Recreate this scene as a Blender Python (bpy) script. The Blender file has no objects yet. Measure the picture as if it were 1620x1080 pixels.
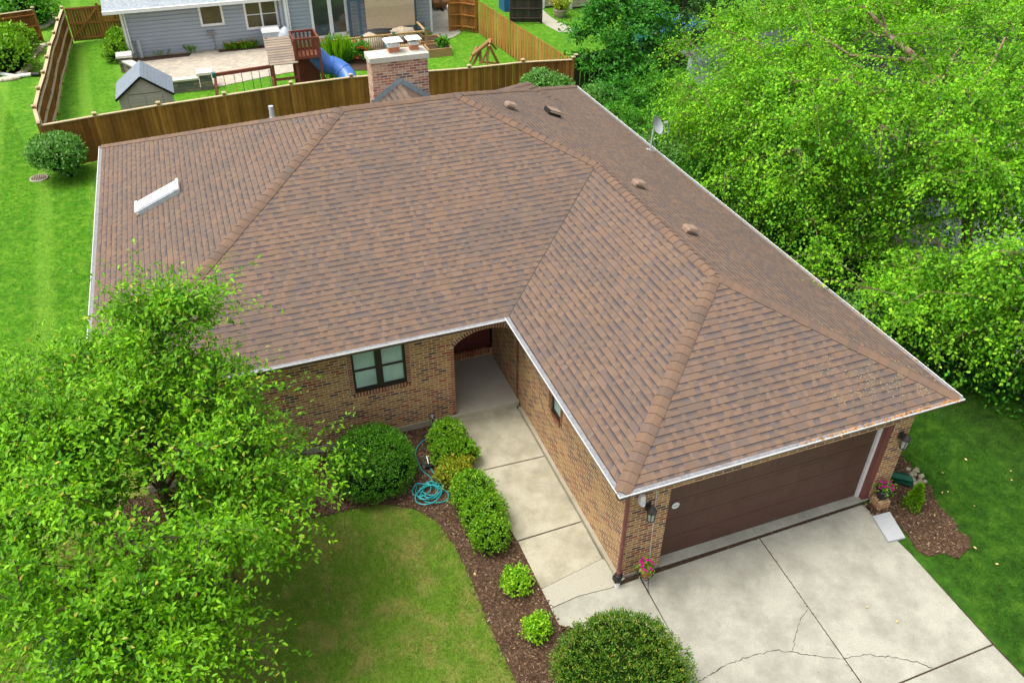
import bpy, math, random
import numpy as np
from mathutils import Vector, Matrix, noise as mnoise

C = bpy.context.scene.collection
SC = bpy.context.scene
R = math.radians
rng = np.random.default_rng(7)
random.seed(7)

# ------------------------------------------------------------------ camera
CAM = np.array([-5.371, -8.718, 13.807]); YAW, PIT, ROL, FPX = .362, .638, .008, 1313.687
_F = np.array([math.sin(YAW)*math.cos(PIT), math.cos(YAW)*math.cos(PIT), -math.sin(PIT)])
_R = np.array([math.cos(YAW), -math.sin(YAW), 0.0]); _U = np.cross(_R, _F)
_R2 = math.cos(ROL)*_R + math.sin(ROL)*_U; _U2 = -math.sin(ROL)*_R + math.cos(ROL)*_U
cam = bpy.data.cameras.new('camera'); co = bpy.data.objects.new('camera', cam); C.objects.link(co)
cam.sensor_width = 36; cam.lens = 36*FPX/1620; cam.clip_end = 3000; cam.clip_start = .1
m = Matrix.Identity(4)
for i in range(3):
    m[i][0] = _R2[i]; m[i][1] = _U2[i]; m[i][2] = -_F[i]; m[i][3] = CAM[i]
co.matrix_world = m
SC.camera = co

# ------------------------------------------------------------------ light
SUN_EL, SUN_AZ = 70, 276          # azimuth: direction the light comes from, clockwise from +Y
w = bpy.data.worlds.new("World"); SC.world = w; w.use_nodes = True
wt = w.node_tree
sky = wt.nodes.new('ShaderNodeTexSky'); sky.sky_type = 'NISHITA'; sky.sun_disc = False
sky.sun_elevation = R(SUN_EL); sky.sun_rotation = R(SUN_AZ); sky.air_density = .6; sky.dust_density = 5; sky.ozone_density = .4
hs_ = wt.nodes.new('ShaderNodeHueSaturation'); hs_.inputs['Saturation'].default_value = .45   # thin cloud: a whiter sky
wt.links.new(sky.outputs[0], hs_.inputs['Color']); wt.links.new(hs_.outputs[0], wt.nodes['Background'].inputs[0])
wt.nodes['Background'].inputs[1].default_value = .15
sl = bpy.data.lights.new('sun', 'SUN'); sl.energy = .8; sl.angle = R(25); sl.color = (1, .96, .9)
so = bpy.data.objects.new('sun', sl); C.objects.link(so)
sd = Vector((math.sin(R(SUN_AZ))*math.cos(R(SUN_EL)), math.cos(R(SUN_AZ))*math.cos(R(SUN_EL)), math.sin(R(SUN_EL))))
so.rotation_euler = sd.to_track_quat('Z', 'Y').to_euler(); so.location = (0, 0, 40)
SC.view_settings.view_transform = 'Standard'; SC.view_settings.look = 'None'
SC.view_settings.exposure = 1.1; SC.view_settings.gamma = 1

# ------------------------------------------------------------------ pixel -> place helpers (a known plane gives the distance)
def ray(u, v): return _F*FPX + _R2*(u-810) - _U2*(v-540)
def gz(u, v, z=0):
    d = ray(u, v); return CAM + d*(z-CAM[2])/d[2]
def gy(u, v, y):
    d = ray(u, v); return CAM + d*(y-CAM[1])/d[1]
def gx(u, v, x):
    d = ray(u, v); return CAM + d*(x-CAM[0])/d[0]

# ------------------------------------------------------------------ materials
class NT:
    def __init__(s, name, rough=.8, spec=.3):
        s.m = bpy.data.materials.new(name); s.m.use_nodes = True; s.t = s.m.node_tree
        s.b = s.t.nodes['Principled BSDF']; s.out = s.t.nodes['Material Output']
        s.b.inputs['Roughness'].default_value = rough
        s.b.inputs['Specular IOR Level'].default_value = spec
    def n(s, typ, **kw):
        x = s.t.nodes.new('ShaderNode'+typ)
        for k, v in kw.items(): setattr(x, k, v)
        return x
    def l(s, a, b):
        if isinstance(a, bpy.types.NodeSocket): s.t.links.new(a, b)
        else:
            if isinstance(a, tuple) and len(a) == 3 and b.type == 'RGBA': a = a + (1,)
            b.default_value = a
    def mt(s, op, a, b=0.0, c=None, clamp=False):
        x = s.n('Math', operation=op); x.use_clamp = clamp
        s.l(a, x.inputs[0]); s.l(b, x.inputs[1])
        if c is not None: s.l(c, x.inputs[2])
        return x.outputs[0]
    def mix(s, f, a, b, bt='MIX'):
        x = s.n('Mix', data_type='RGBA', blend_type=bt); s.l(f, x.inputs[0]); s.l(a, x.inputs[6]); s.l(b, x.inputs[7]); return x.outputs[2]
    def noise(s, vec, sc, det=3.0, ro=.55):
        x = s.n('TexNoise'); s.l(vec, x.inputs['Vector']); x.inputs['Scale'].default_value = sc
        x.inputs['Detail'].default_value = det; x.inputs['Roughness'].default_value = ro; return x.outputs[0]
    def wn(s, a, b):
        cx = s.n('CombineXYZ'); s.l(a, cx.inputs[0]); s.l(b, cx.inputs[1])
        x = s.n('TexWhiteNoise', noise_dimensions='3D'); s.l(cx.outputs[0], x.inputs['Vector']); return x.outputs['Value']
    def ramp(s, f, stops, interp='LINEAR'):
        x = s.n('ValToRGB'); x.color_ramp.interpolation = interp; e = x.color_ramp.elements
        while len(e) < len(stops): e.new(.5)
        for q, (p, c) in zip(e, stops):
            q.position = p; q.color = (c[0], c[1], c[2], 1) if isinstance(c, tuple) else (c, c, c, 1)
        s.l(f, x.inputs[0]); return x.outputs[0]
    def pos(s): return s.n('NewGeometry').outputs['Position']
    def rnd(s): return s.n('NewGeometry').outputs['Random Per Island']
    def uv(s): return s.n('UVMap').outputs[0]
    def xyz(s, v):
        x = s.n('SeparateXYZ'); s.l(v, x.inputs[0]); return x.outputs
    def scale(s, v, k):
        x = s.n('VectorMath', operation='MULTIPLY'); s.l(v, x.inputs[0]); x.inputs[1].default_value = k; return x.outputs[0]
    def bump(s, h, dist=.01, st=1.0):
        x = s.n('Bump'); x.inputs['Strength'].default_value = st; x.inputs['Distance'].default_value = dist
        s.l(h, x.inputs['Height']); s.l(x.outputs[0], s.b.inputs['Normal'])
    def col(s, c): s.l(c, s.b.inputs['Base Color'])

MAT = {}
def plain(name, c, rough=.7, spec=.3, var=.12, sc=6.0, metal=0.0):
    t = NT(name, rough, spec)
    f = t.noise(t.pos(), sc, 4)
    lo = tuple(x*(1-var) for x in c); hi = tuple(min(1, x*(1+var)) for x in c)
    t.col(t.ramp(f, [(.3, lo), (.7, hi)])); t.b.inputs['Metallic'].default_value = metal
    MAT[name] = t.m; return t.m
def wood(name, cols, rough=.8, grain=(60, 60, 4)):
    t = NT(name, rough, .2)
    c = t.ramp(t.rnd(), [(i/(len(cols)-1), k) for i, k in enumerate(cols)])
    g = t.noise(t.scale(t.pos(), grain), 1.0, 3)
    st = t.noise(t.pos(), 1.7, 4)
    c = t.mix(t.ramp(g, [(.3, .35), (.7, 0.0)]), c, (.03, .018, .01))
    c = t.mix(t.ramp(st, [(.35, .3), (.6, 0.0)]), c, tuple(x*.45 for x in cols[0]))
    t.col(c); t.bump(g, .004, .6); MAT[name] = t.m; return t.m
def leafmat(name, stops, trans=.35, rough=.45, spec=.35, tcol=None, patch=.25, patchcol=None, sc=1.2, dark=0.0):
    t = NT(name, rough, spec)
    c = t.ramp(t.rnd(), stops)
    p = t.noise(t.pos(), sc, 2)
    c = t.mix(t.ramp(p, [(.4, 0.0), (.65, patch)]), c, patchcol or stops[-1][1])
    q = t.noise(t.scale(t.pos(), (1, 1, 1)), sc*.62, 3, .6); c = t.mix(t.ramp(q, [(.36, dark), (.52, 0.0)]), c, tuple(x*.8 for x in stops[0][1]))
    t.col(c)
    tr = t.n('BsdfTranslucent')
    t.l(t.mix(1.0, c, tcol or (1.35, 1.3, .6), 'MULTIPLY'), tr.inputs[0])
    mx = t.n('MixShader'); mx.inputs[0].default_value = trans
    t.t.links.new(t.b.outputs[0], mx.inputs[1]); t.t.links.new(tr.outputs[0], mx.inputs[2]); t.t.links.new(mx.outputs[0], t.out.inputs[0])
    MAT[name] = t.m; return t.m

def mk_shingle():
    t = NT('asphalt_shingle', .9, .2); x, y, _ = t.xyz(t.uv())
    v = t.mt('DIVIDE', y, .15); row = t.mt('FLOOR', v); fr = t.mt('FRACT', v)
    r1 = t.wn(row, 3.3)
    wob = t.noise(t.uv(), 3.1, 1)
    u = t.mt('ADD', t.mt('DIVIDE', x, .108), t.mt('MULTIPLY', r1, 37.0)); u = t.mt('ADD', u, t.mt('MULTIPLY', wob, 2.2))
    cell = t.mt('FLOOR', u); fu = t.mt('FRACT', u)
    a = t.wn(cell, row); b = t.wn(row, t.mt('ADD', cell, .37)); cw = t.wn(t.mt('FLOOR', t.mt('MULTIPLY', u, 1.0)), row)
    brown = t.ramp(a, [(0, (.192, .124, .079)), (.3, (.166, .111, .074)), (.55, (.22, .139, .085)), (.8, (.178, .12, .082))], 'CONSTANT')
    grey = t.ramp(a, [(0, (.135, .11, .098)), (.5, (.16, .125, .105)), (.8, (.115, .1, .096))], 'CONSTANT')
    gf = t.mt('ADD', t.mt('MULTIPLY', cw, .6), t.mt('MULTIPLY', fr, .5))
    base = t.mix(t.ramp(gf, [(.4, 0.0), (.85, .65)]), brown, grey)
    gr = t.noise(t.uv(), 230, 2)
    base = t.mix(t.ramp(gr, [(.35, .4), (.65, 0.0)]), base, (.1, .075, .062))
    base = t.mix(t.ramp(gr, [(.55, 0.0), (.75, .25)]), base, (.36, .23, .15))
    big = t.noise(t.pos(), .55, 4, .6)
    base = t.mix(t.ramp(big, [(.45, 0.0), (.68, .42)]), base, (.105, .085, .077))
    mid = t.noise(t.pos(), 2.2, 3, .6)
    base = t.mix(t.ramp(mid, [(.48, 0.0), (.75, .3)]), base, (.13, .105, .093))
    # printed shade band of the laminated tabs, with tooth shadows painted in
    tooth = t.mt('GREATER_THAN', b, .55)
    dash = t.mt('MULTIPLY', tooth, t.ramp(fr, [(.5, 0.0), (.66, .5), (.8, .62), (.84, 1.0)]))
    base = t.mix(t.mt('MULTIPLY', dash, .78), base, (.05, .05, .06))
    line = t.mt('GREATER_THAN', fr, .925)  # shadow under each course edge, painted into the colour
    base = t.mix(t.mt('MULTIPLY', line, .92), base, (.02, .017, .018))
    t.col(base)
    h = t.mt('ADD', t.mt('MULTIPLY', fr, -1.0), t.mt('MULTIPLY', tooth, -.4))
    h = t.mt('ADD', h, t.mt('MULTIPLY', gr, .12))
    t.bump(h, .014, 1.0); MAT['shingle'] = t.m
mk_shingle()
def mk_cap():
    t = NT('hip_cap_shingle', .9, .2)
    c = t.ramp(t.rnd(), [(0, (.15, .108, .08)), (.35, (.19, .122, .08)), (.7, (.215, .136, .087)), (1, (.145, .112, .092))])
    gr = t.noise(t.pos(), 190, 2); big = t.noise(t.pos(), 1.5, 3)
    c = t.mix(t.ramp(gr, [(.35, .45), (.65, 0.0)]), c, (.08, .06, .05))
    c = t.mix(t.ramp(big, [(.45, 0.0), (.7, .3)]), c, (.1, .08, .072))
    t.col(c); t.bump(gr, .003, .6); MAT['cap'] = t.m
mk_cap()
def mk_brick(name, ramp, mortar, bw=.213, rh=.072):
    t = NT(name, .9, .15); br = t.n('TexBrick')
    br.offset = .5; br.squash = 1.0
    wb = t.n('VectorMath', operation='ADD'); nz = t.n('TexNoise'); nz.inputs['Scale'].default_value = 9; t.l(t.uv(), nz.inputs['Vector'])
    t.l(t.uv(), wb.inputs[0]); t.l(t.scale(nz.outputs[1], (.006, .006, 0)), wb.inputs[1])
    t.l(wb.outputs[0], br.inputs['Vector'])
    br.inputs['Scale'].default_value = 1; br.inputs['Brick Width'].default_value = bw; br.inputs['Row Height'].default_value = rh
    br.inputs['Mortar Size'].default_value = .0085; br.inputs['Mortar Smooth'].default_value = .25; br.inputs['Bias'].default_value = 0
    br.inputs['Color1'].default_value = (0, 0, 0, 1); br.inputs['Color2'].default_value = (1, 1, 1, 1); br.inputs['Mortar'].default_value = (.5, .5, .5, 1)
    c = t.ramp(br.outputs['Color'], ramp, 'CONSTANT')
    f = t.noise(t.uv(), 38, 4); g = t.noise(t.pos(), 1.1, 4)
    c = t.mix(t.ramp(f, [(.35, .35), (.6, 0.0)]), c, (.13, .08, .055))
    c = t.mix(t.ramp(g, [(.45, 0.0), (.75, .25)]), c, (.14, .1, .07))
    mc = t.mix(t.ramp(t.noise(t.pos(), 5, 3), [(.4, 0.0), (.7, .4)]), mortar, tuple(k*.6 for k in mortar))
    c = t.mix(br.outputs['Fac'], c, mc)
    t.col(c)
    t.bump(t.mt('ADD', t.mt('MULTIPLY', br.outputs['Fac'], -1.0), t.mt('MULTIPLY', f, .35)), .009, 1.0)
    MAT[name] = t.m
BR = [(0, (.47, .24, .075)), (.18, (.35, .16, .06)), (.34, (.54, .29, .095)), (.52, (.25, .1, .045)), (.62, (.44, .2, .07)), (.76, (.13, .07, .05)), (.84, (.38, .08, .035)), (.9, (.5, .28, .095))]
mk_brick('brick', BR, (.74, .64, .45))
BR2 = [(0, (.46, .2, .12)), (.25, (.55, .31, .19)), (.5, (.36, .13, .09)), (.65, (.62, .42, .28)), (.9, (.2, .13, .11))]
mk_brick('chimney_brick', BR2, (.72, .64, .53))
def mk_loose():
    t = NT('loose_brick', .9, .15)
    c = t.ramp(t.rnd(), [(0, (.3, .085, .045)), (.3, (.36, .16, .075)), (.55, (.2, .075, .045)), (.8, (.33, .12, .06)), (1, (.26, .13, .07))], 'CONSTANT')
    f = t.noise(t.pos(), 38, 4); c = t.mix(t.ramp(f, [(.35, .45), (.6, 0.0)]), c, (.12, .07, .05)); t.col(c); t.bump(f, .004); MAT['loose'] = t.m
mk_loose()
def mk_stone(name, bw, rh, ramp, mortar, ms=.006):
    mk_brick(name, ramp, mortar, bw, rh)
    for nd in MAT[name].node_tree.nodes:
        if nd.type == 'TEX_BRICK': nd.inputs['Mortar Size'].default_value = ms
mk_stone('paver', .2, .1, [(0, (.5, .45, .36)), (.3, (.58, .51, .4)), (.6, (.45, .42, .35)), (.8, (.62, .55, .43))], (.36, .34, .28), .004)
mk_stone('wall_stone', .34, .14, [(0, (.2, .19, .18)), (.25, (.3, .25, .19)), (.5, (.15, .16, .17)), (.75, (.34, .27, .2))], (.09, .085, .08), .006)
mk_stone('siding_paving', .3, .3, [(0, (.3, .3, .3)), (.5, (.4, .4, .4))], (.2, .2, .2), .004)

def mk_concrete(name, c, stain=(.17, .165, .11), st=.6, warm=(.46, .4, .3)):
    t = NT(name, .9, .2); P = t.pos()
    big = t.noise(P, 1.05, 7, .68); mid = t.noise(P, 4.5, 6, .7); fine = t.noise(P, 55, 3, .6)
    k = t.mix(t.ramp(big, [(.42, 0.0), (.68, st)]), c, stain)
    k = t.mix(t.ramp(mid, [(.4, 0.0), (.75, .35)]), k, warm)
    k = t.mix(t.ramp(fine, [(.34, .45), (.55, 0.0)]), k, tuple(x*.5 for x in c))
    sp = t.n('TexVoronoi'); t.l(P, sp.inputs['Vector']); sp.inputs['Scale'].default_value = 9
    k = t.mix(t.ramp(sp.outputs[0], [(.035, .6), (.07, 0.0)]), k, (.09, .075, .05))
    t.col(k); t.bump(fine, .003, .5); MAT[name] = t.m
mk_concrete('concrete', (.41, .405, .325), (.17, .17, .13), .65, (.29, .29, .24))
mk_concrete('walk_concrete', (.43, .41, .3), (.15, .14, .08), .75)
mk_concrete('new_concrete', (.4, .385, .3), (.38, .37, .3), .45, (.42, .39, .3))
mk_concrete('foundation', (.4, .37, .28), (.2, .18, .11), .6)
mk_concrete('cap_stone', (.6, .585, .5), (.42, .4, .33), .4)
mk_concrete('slab_stone', (.46, .48, .48), (.36, .38, .39), .6, (.5, .52, .5))

def lawn_color(t, P):
    x, y, z = t.xyz(P)
    a = t.noise(P, .35, 3); b = t.noise(P, 1.3, 4, .65); c = t.noise(P, 7.0, 3, .6)
    k = t.ramp(a, [(.3, (.09, .3, .009)), (.7, (.14, .39, .012))])
    k = t.mix(t.ramp(c, [(.38, .7), (.58, 0.0)]), k, (.045, .16, .008))
    d = t.noise(P, 2.6, 5, .7); k = t.mix(t.ramp(d, [(.48, 0.0), (.66, .7)]), k, (.23, .44, .035))
    # the front lawn is dry and thin, in patches
    mask = t.mt('MULTIPLY', t.mt('LESS_THAN', x, 2.0), t.mt('LESS_THAN', y, 7.0))
    k = t.mix(t.mt('MULTIPLY', mask, .75), k, (.17, .27, .028))
    dry = t.mt('MULTIPLY', mask, t.ramp(b, [(.45, 0.0), (.64, .6)]))
    k = t.mix(dry, k, (.37, .31, .1))
    # worn earth under the shrubs east of the house
    wm = t.mt('MULTIPLY', t.mt('SUBTRACT', x, 9.6), .8, clamp=True)
    wm = t.mt('MULTIPLY', wm, t.mt('LESS_THAN', y, 22.0))
    wm = t.mt('MULTIPLY', wm, t.mt('LESS_THAN', x, 13.6))
    er = t.mt('MULTIPLY', wm, t.ramp(b, [(.4, .15), (.56, 1.0)]))
    k = t.mix(er, k, (.11, .085, .05))
    east = t.mt('MULTIPLY', t.mt('GREATER_THAN', x, 5.0), t.mt('LESS_THAN', y, 10.0))  # shade of house and trees painted into the east grass colour
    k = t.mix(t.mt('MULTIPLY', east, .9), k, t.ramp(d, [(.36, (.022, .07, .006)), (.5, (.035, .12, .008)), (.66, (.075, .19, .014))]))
    # mowing bands on the west lawn
    ms = t.mt('SINE', t.mt('ADD', t.mt('MULTIPLY', x, 3.6), t.mt('MULTIPLY', y, .25)))
    west = t.mt('MULTIPLY', t.mt('LESS_THAN', x, -8.8), t.mt('GREATER_THAN', y, 5.0))
    k = t.mix(t.mt('MULTIPLY', west, t.ramp(ms, [(.3, 0.0), (.9, .42)])), k, (.26, .5, .05))
    return k
def mk_lawn():
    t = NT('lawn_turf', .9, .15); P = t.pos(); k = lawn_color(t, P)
    f = t.noise(P, 60, 3, .7)
    k = t.mix(t.ramp(f, [(.35, .55), (.6, 0.0)]), k, (.018, .05, .005)); t.col(k); t.bump(f, .03, 1.0); MAT['lawn'] = t.m
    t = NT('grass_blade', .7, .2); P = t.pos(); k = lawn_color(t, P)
    k = t.mix(1.0, k, t.ramp(t.rnd(), [(0, (.5, .6, .5)), (.5, (1.0, 1.0, 1.0)), (.92, (1.55, 1.35, 1.2)), (.94, (2.2, 1.45, 2.2)), (1, (2.6, 1.6, 3.0))]), 'MULTIPLY'); t.col(k)
    tr = t.n('BsdfTranslucent'); t.l(k, tr.inputs[0]); mx = t.n('MixShader'); mx.inputs[0].default_value = .3
    t.t.links.new(t.b.outputs[0], mx.inputs[1]); t.t.links.new(tr.outputs[0], mx.inputs[2]); t.t.links.new(mx.outputs[0], t.out.inputs[0]); MAT['blade'] = t.m
mk_lawn()
def mk_mulch():
    t = NT('mulch_soil', .95, .1); f = t.noise(t.pos(), 40, 4, .7); g = t.noise(t.pos(), 2.5, 3)
    k = t.ramp(f, [(.3, (.035, .02, .013)), (.55, (.1, .056, .036)), (.8, (.19, .115, .077))]); k = t.mix(t.ramp(g, [(.4, 0.0), (.7, .4)]), k, (.17, .11, .075))
    t.col(k); t.bump(f, .03); MAT['mulch'] = t.m
    t = NT('mulch_chip', .9, .15)
    t.col(t.ramp(t.rnd(), [(0, (.042, .025, .014)), (.5, (.1, .06, .034)), (.85, (.165, .103, .06)), (.97, (.28, .185, .115)), (1, (.45, .33, .22))])); MAT['chip'] = t.m
mk_mulch()
def mk_glass(name, c, rough=.06, spec=.8):
    t = NT(name, rough, spec); f = t.noise(t.pos(), 1.6, 2); t.col(t.ramp(f, [(.35, tuple(k*.75 for k in c)), (.65, c)])); MAT[name] = t.m
mk_glass('blind_glass', (.46, .66, .58)); mk_glass('dark_glass', (.05, .06, .055)); mk_glass('screen_glass', (.12, .1, .045), .3, .4)
mk_glass('skylight_glass', (.75, .76, .8), .12)
plain('gutter_guard', (.2, .205, .21), .55, .5, .25, 14); plain('white_metal', (.78, .78, .76), .45, .4, .06); plain('brown_paint', (.105, .06, .047), .5, .35, .12, 3)
plain('soffit_brown', (.11, .065, .05), .6, .3); plain('door_brown', (.105, .055, .038), .5, .25, .1, 2.5); plain('maroon', (.2, .07, .06), .5, .35)
plain('porch_maroon', (.13, .035, .028), .5, .3); plain('bronze', (.035, .027, .022), .4, .5); plain('black', (.012, .012, .013), .5, .4); plain('lamp_metal', (.05, .045, .04), .4, .5, .3, 30)
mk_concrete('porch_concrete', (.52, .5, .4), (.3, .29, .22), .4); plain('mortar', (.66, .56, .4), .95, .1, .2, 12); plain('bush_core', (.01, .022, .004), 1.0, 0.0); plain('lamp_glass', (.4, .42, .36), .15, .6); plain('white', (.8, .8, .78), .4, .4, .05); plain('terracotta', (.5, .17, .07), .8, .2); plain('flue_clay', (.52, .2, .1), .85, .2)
plain('galv', (.42, .46, .48), .45, .5, .15, 8); plain('flash_blue', (.26, .33, .36), .5, .4, .2, 10); plain('vent_tan', (.27, .19, .135), .6, .3); plain('vent_black', (.02, .02, .02), .6, .3)
plain('dish_grey', (.36, .38, .4), .45, .4); plain('hose_teal', (.012, .3, .3), .35, .5); plain('green_plastic', (.015, .1, .06), .4, .4); plain('pot_navy', (.012, .02, .04), .3, .5)
plain('joint_dirt', (.06, .04, .025), .95, .1, .5, 14); plain('crack_dark', (.07, .06, .05), .95, .1); plain('soil', (.07, .045, .03), .95, .1, .4, 12); plain('earth', (.12, .09, .055), .95, .1, .4, 5)
plain('rock', (.3, .27, .19), .85, .2, .35, 9); plain('garden_rock', (.55, .5, .38), .85, .2, .25, 5); plain('siding_grey', (.35, .39, .44), .6, .3, .05, 1); plain('siding_beige', (.5, .44, .33), .6, .3, .05, 1)
plain('roof_slate', (.075, .095, .09), .85, .2, .25, 8); plain('roof_grey', (.3, .34, .36), .85, .2, .25, 8); plain('shed_roof', (.19, .23, .26), .7, .3, .1, 5); plain('shed_wall', (.42, .4, .33), .6, .3, .05); plain('slate_blue', (.06, .12, .17), .5, .3)
plain('canopy_tan', (.5, .4, .27), .8, .1, .06); plain('blue_slide', (.05, .16, .48), .35, .5, .06); plain('green_paint', (.01, .13, .1), .4, .4); plain('yellow', (.7, .45, .04), .5, .3); plain('bin_blue', (.02, .13, .36), .4, .4)
plain('gravel_white', (.66, .66, .68), .9, .2, .35, 30); plain('deckbox', (.42, .46, .5), .5, .4); plain('pool_blue', (.1, .42, .7), .3, .5); plain('dirt_orange', (.42, .2, .06), .9, .1, .6, 12); plain('lichen', (.34, .31, .18), .95, .05, .25, 40)
plain('cover_tan', (.4, .34, .24), .8, .2, .2, 8); plain('cast_iron', (.14, .1, .08), .7, .3, .3, 20)
wood('fence_brown', [(.19, .078, .018), (.34, .145, .032), (.45, .205, .048), (.25, .105, .024)]); wood('fence_cap', [(.55, .42, .24), (.64, .52, .32)]); wood('fence_cedar', [(.42, .18, .042), (.52, .235, .055), (.6, .29, .08)])
wood('fence_old', [(.06, .05, .042), (.1, .085, .07)]); wood('redwood', [(.2, .06, .035), (.27, .085, .05), (.22, .075, .04)]); wood('grey_wood', [(.33, .27, .2), (.42, .34, .25), (.29, .24, .19)])
wood('deck_wood', [(.45, .28, .12), (.53, .35, .16)]); wood('log_wood', [(.33, .16, .06), (.44, .24, .1)])
def mk_bark(name, cols, sc=9):
    t = NT(name, .95, .1); f = t.noise(t.scale(t.pos(), (1, 1, .4)), sc, 5, .7); t.col(t.ramp(f, [(.3, cols[0]), (.5, cols[1]), (.72, cols[2])])); t.bump(f, .03); MAT[name] = t.m
mk_bark('bark', [(.035, .025, .018), (.09, .065, .048), (.17, .13, .1)]); mk_bark('birch_bark', [(.08, .05, .035), (.24, .16, .11), (.45, .34, .26)], 6)
def mk_rug():
    t = NT('rug', .9, .1); v = t.n('TexVoronoi'); t.l(t.pos(), v.inputs['Vector']); v.inputs['Scale'].default_value = 6
    t.col(t.ramp(v.outputs[0], [(.3, (.03, .09, .15)), (.5, (.3, .4, .45))], 'CONSTANT')); MAT['rug'] = t.m
mk_rug()
leafmat('leaf_front', [(0, (.05, .19, .004)), (.35, (.11, .33, .004)), (.7, (.19, .47, .006)), (.97, (.28, .56, .01)), (.98, (.5, .5, .1)), (1, (.6, .4, .05))], .27, .5, .25, patchcol=(.26, .54, .012), patch=.4, dark=.55)
leafmat('leaf_birch', [(0, (.04, .17, .006)), (.3, (.1, .35, .008)), (.75, (.2, .52, .012)), (1, (.38, .66, .03))], .3, .52, .22, patchcol=(.3, .6, .014), patch=.4, dark=.55)
leafmat('leaf_dark', [(0, (.02, .13, .012)), (.5, (.045, .24, .016)), (1, (.09, .34, .02))], .3, .5, .3, patchcol=(.07, .3, .014))
leafmat('leaf_deep', [(0, (.01, .05, .008)), (.5, (.02, .09, .01)), (1, (.04, .15, .014))], .25, .5, .3)
leafmat('leaf_under', [(0, (.035, .17, .012)), (.5, (.07, .28, .014)), (1, (.14, .4, .02))], .3, .5, .3)
leafmat('leaf_yew', [(0, (.03, .13, .006)), (.55, (.07, .25, .008)), (1, (.13, .36, .012))], .2, .45, .35, sc=4, patch=.15)
leafmat('leaf_yewtip', [(0, (.03, .12, .006)), (.45, (.07, .21, .009)), (.72, (.14, .27, .015)), (1, (.4, .38, .06))], .2, .45, .35, sc=5, patch=.12, patchcol=(.14, .26, .02))
leafmat('leaf_box', [(0, (.07, .23, .006)), (.5, (.15, .38, .009)), (1, (.28, .5, .018))], .25, .42, .4, sc=3, patch=.25)
leafmat('leaf_yellow', [(0, (.1, .25, .008)), (.5, (.25, .42, .018)), (.88, (.48, .45, .03)), (1, (.55, .28, .03))], .25, .45, .3)
leafmat('leaf_spirea', [(0, (.1, .34, .008)), (.5, (.21, .52, .012)), (1, (.42, .64, .03))], .3, .45, .3)
leafmat('leaf_hedge', [(0, (.05, .19, .014)), (.5, (.1, .3, .03)), (1, (.26, .5, .14))], .2, .4, .45)
leafmat('leaf_spruce', [(0, (.03, .11, .08)), (1, (.1, .24, .17))], .1, .6, .2)
leafmat('petal_pink', [(0, (.55, .005, .2)), (1, (.75, .02, .4))], .2, .6, .2, tcol=(1, 1, 1), patch=0); leafmat('petal_orange', [(0, (.75, .2, .01)), (1, (.8, .38, .02))], .2, .6, .2, tcol=(1, 1, 1), patch=0); leafmat('petal_red', [(0, (.6, .01, .01)), (1, (.8, .1, .04))], .2, .6, .2, tcol=(1, 1, 1), patch=0)
leafmat('fallen', [(0, (.5, .4, .1)), (1, (.62, .5, .22))], .1, .7, .2, tcol=(1, 1, 1), patch=0)

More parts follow.
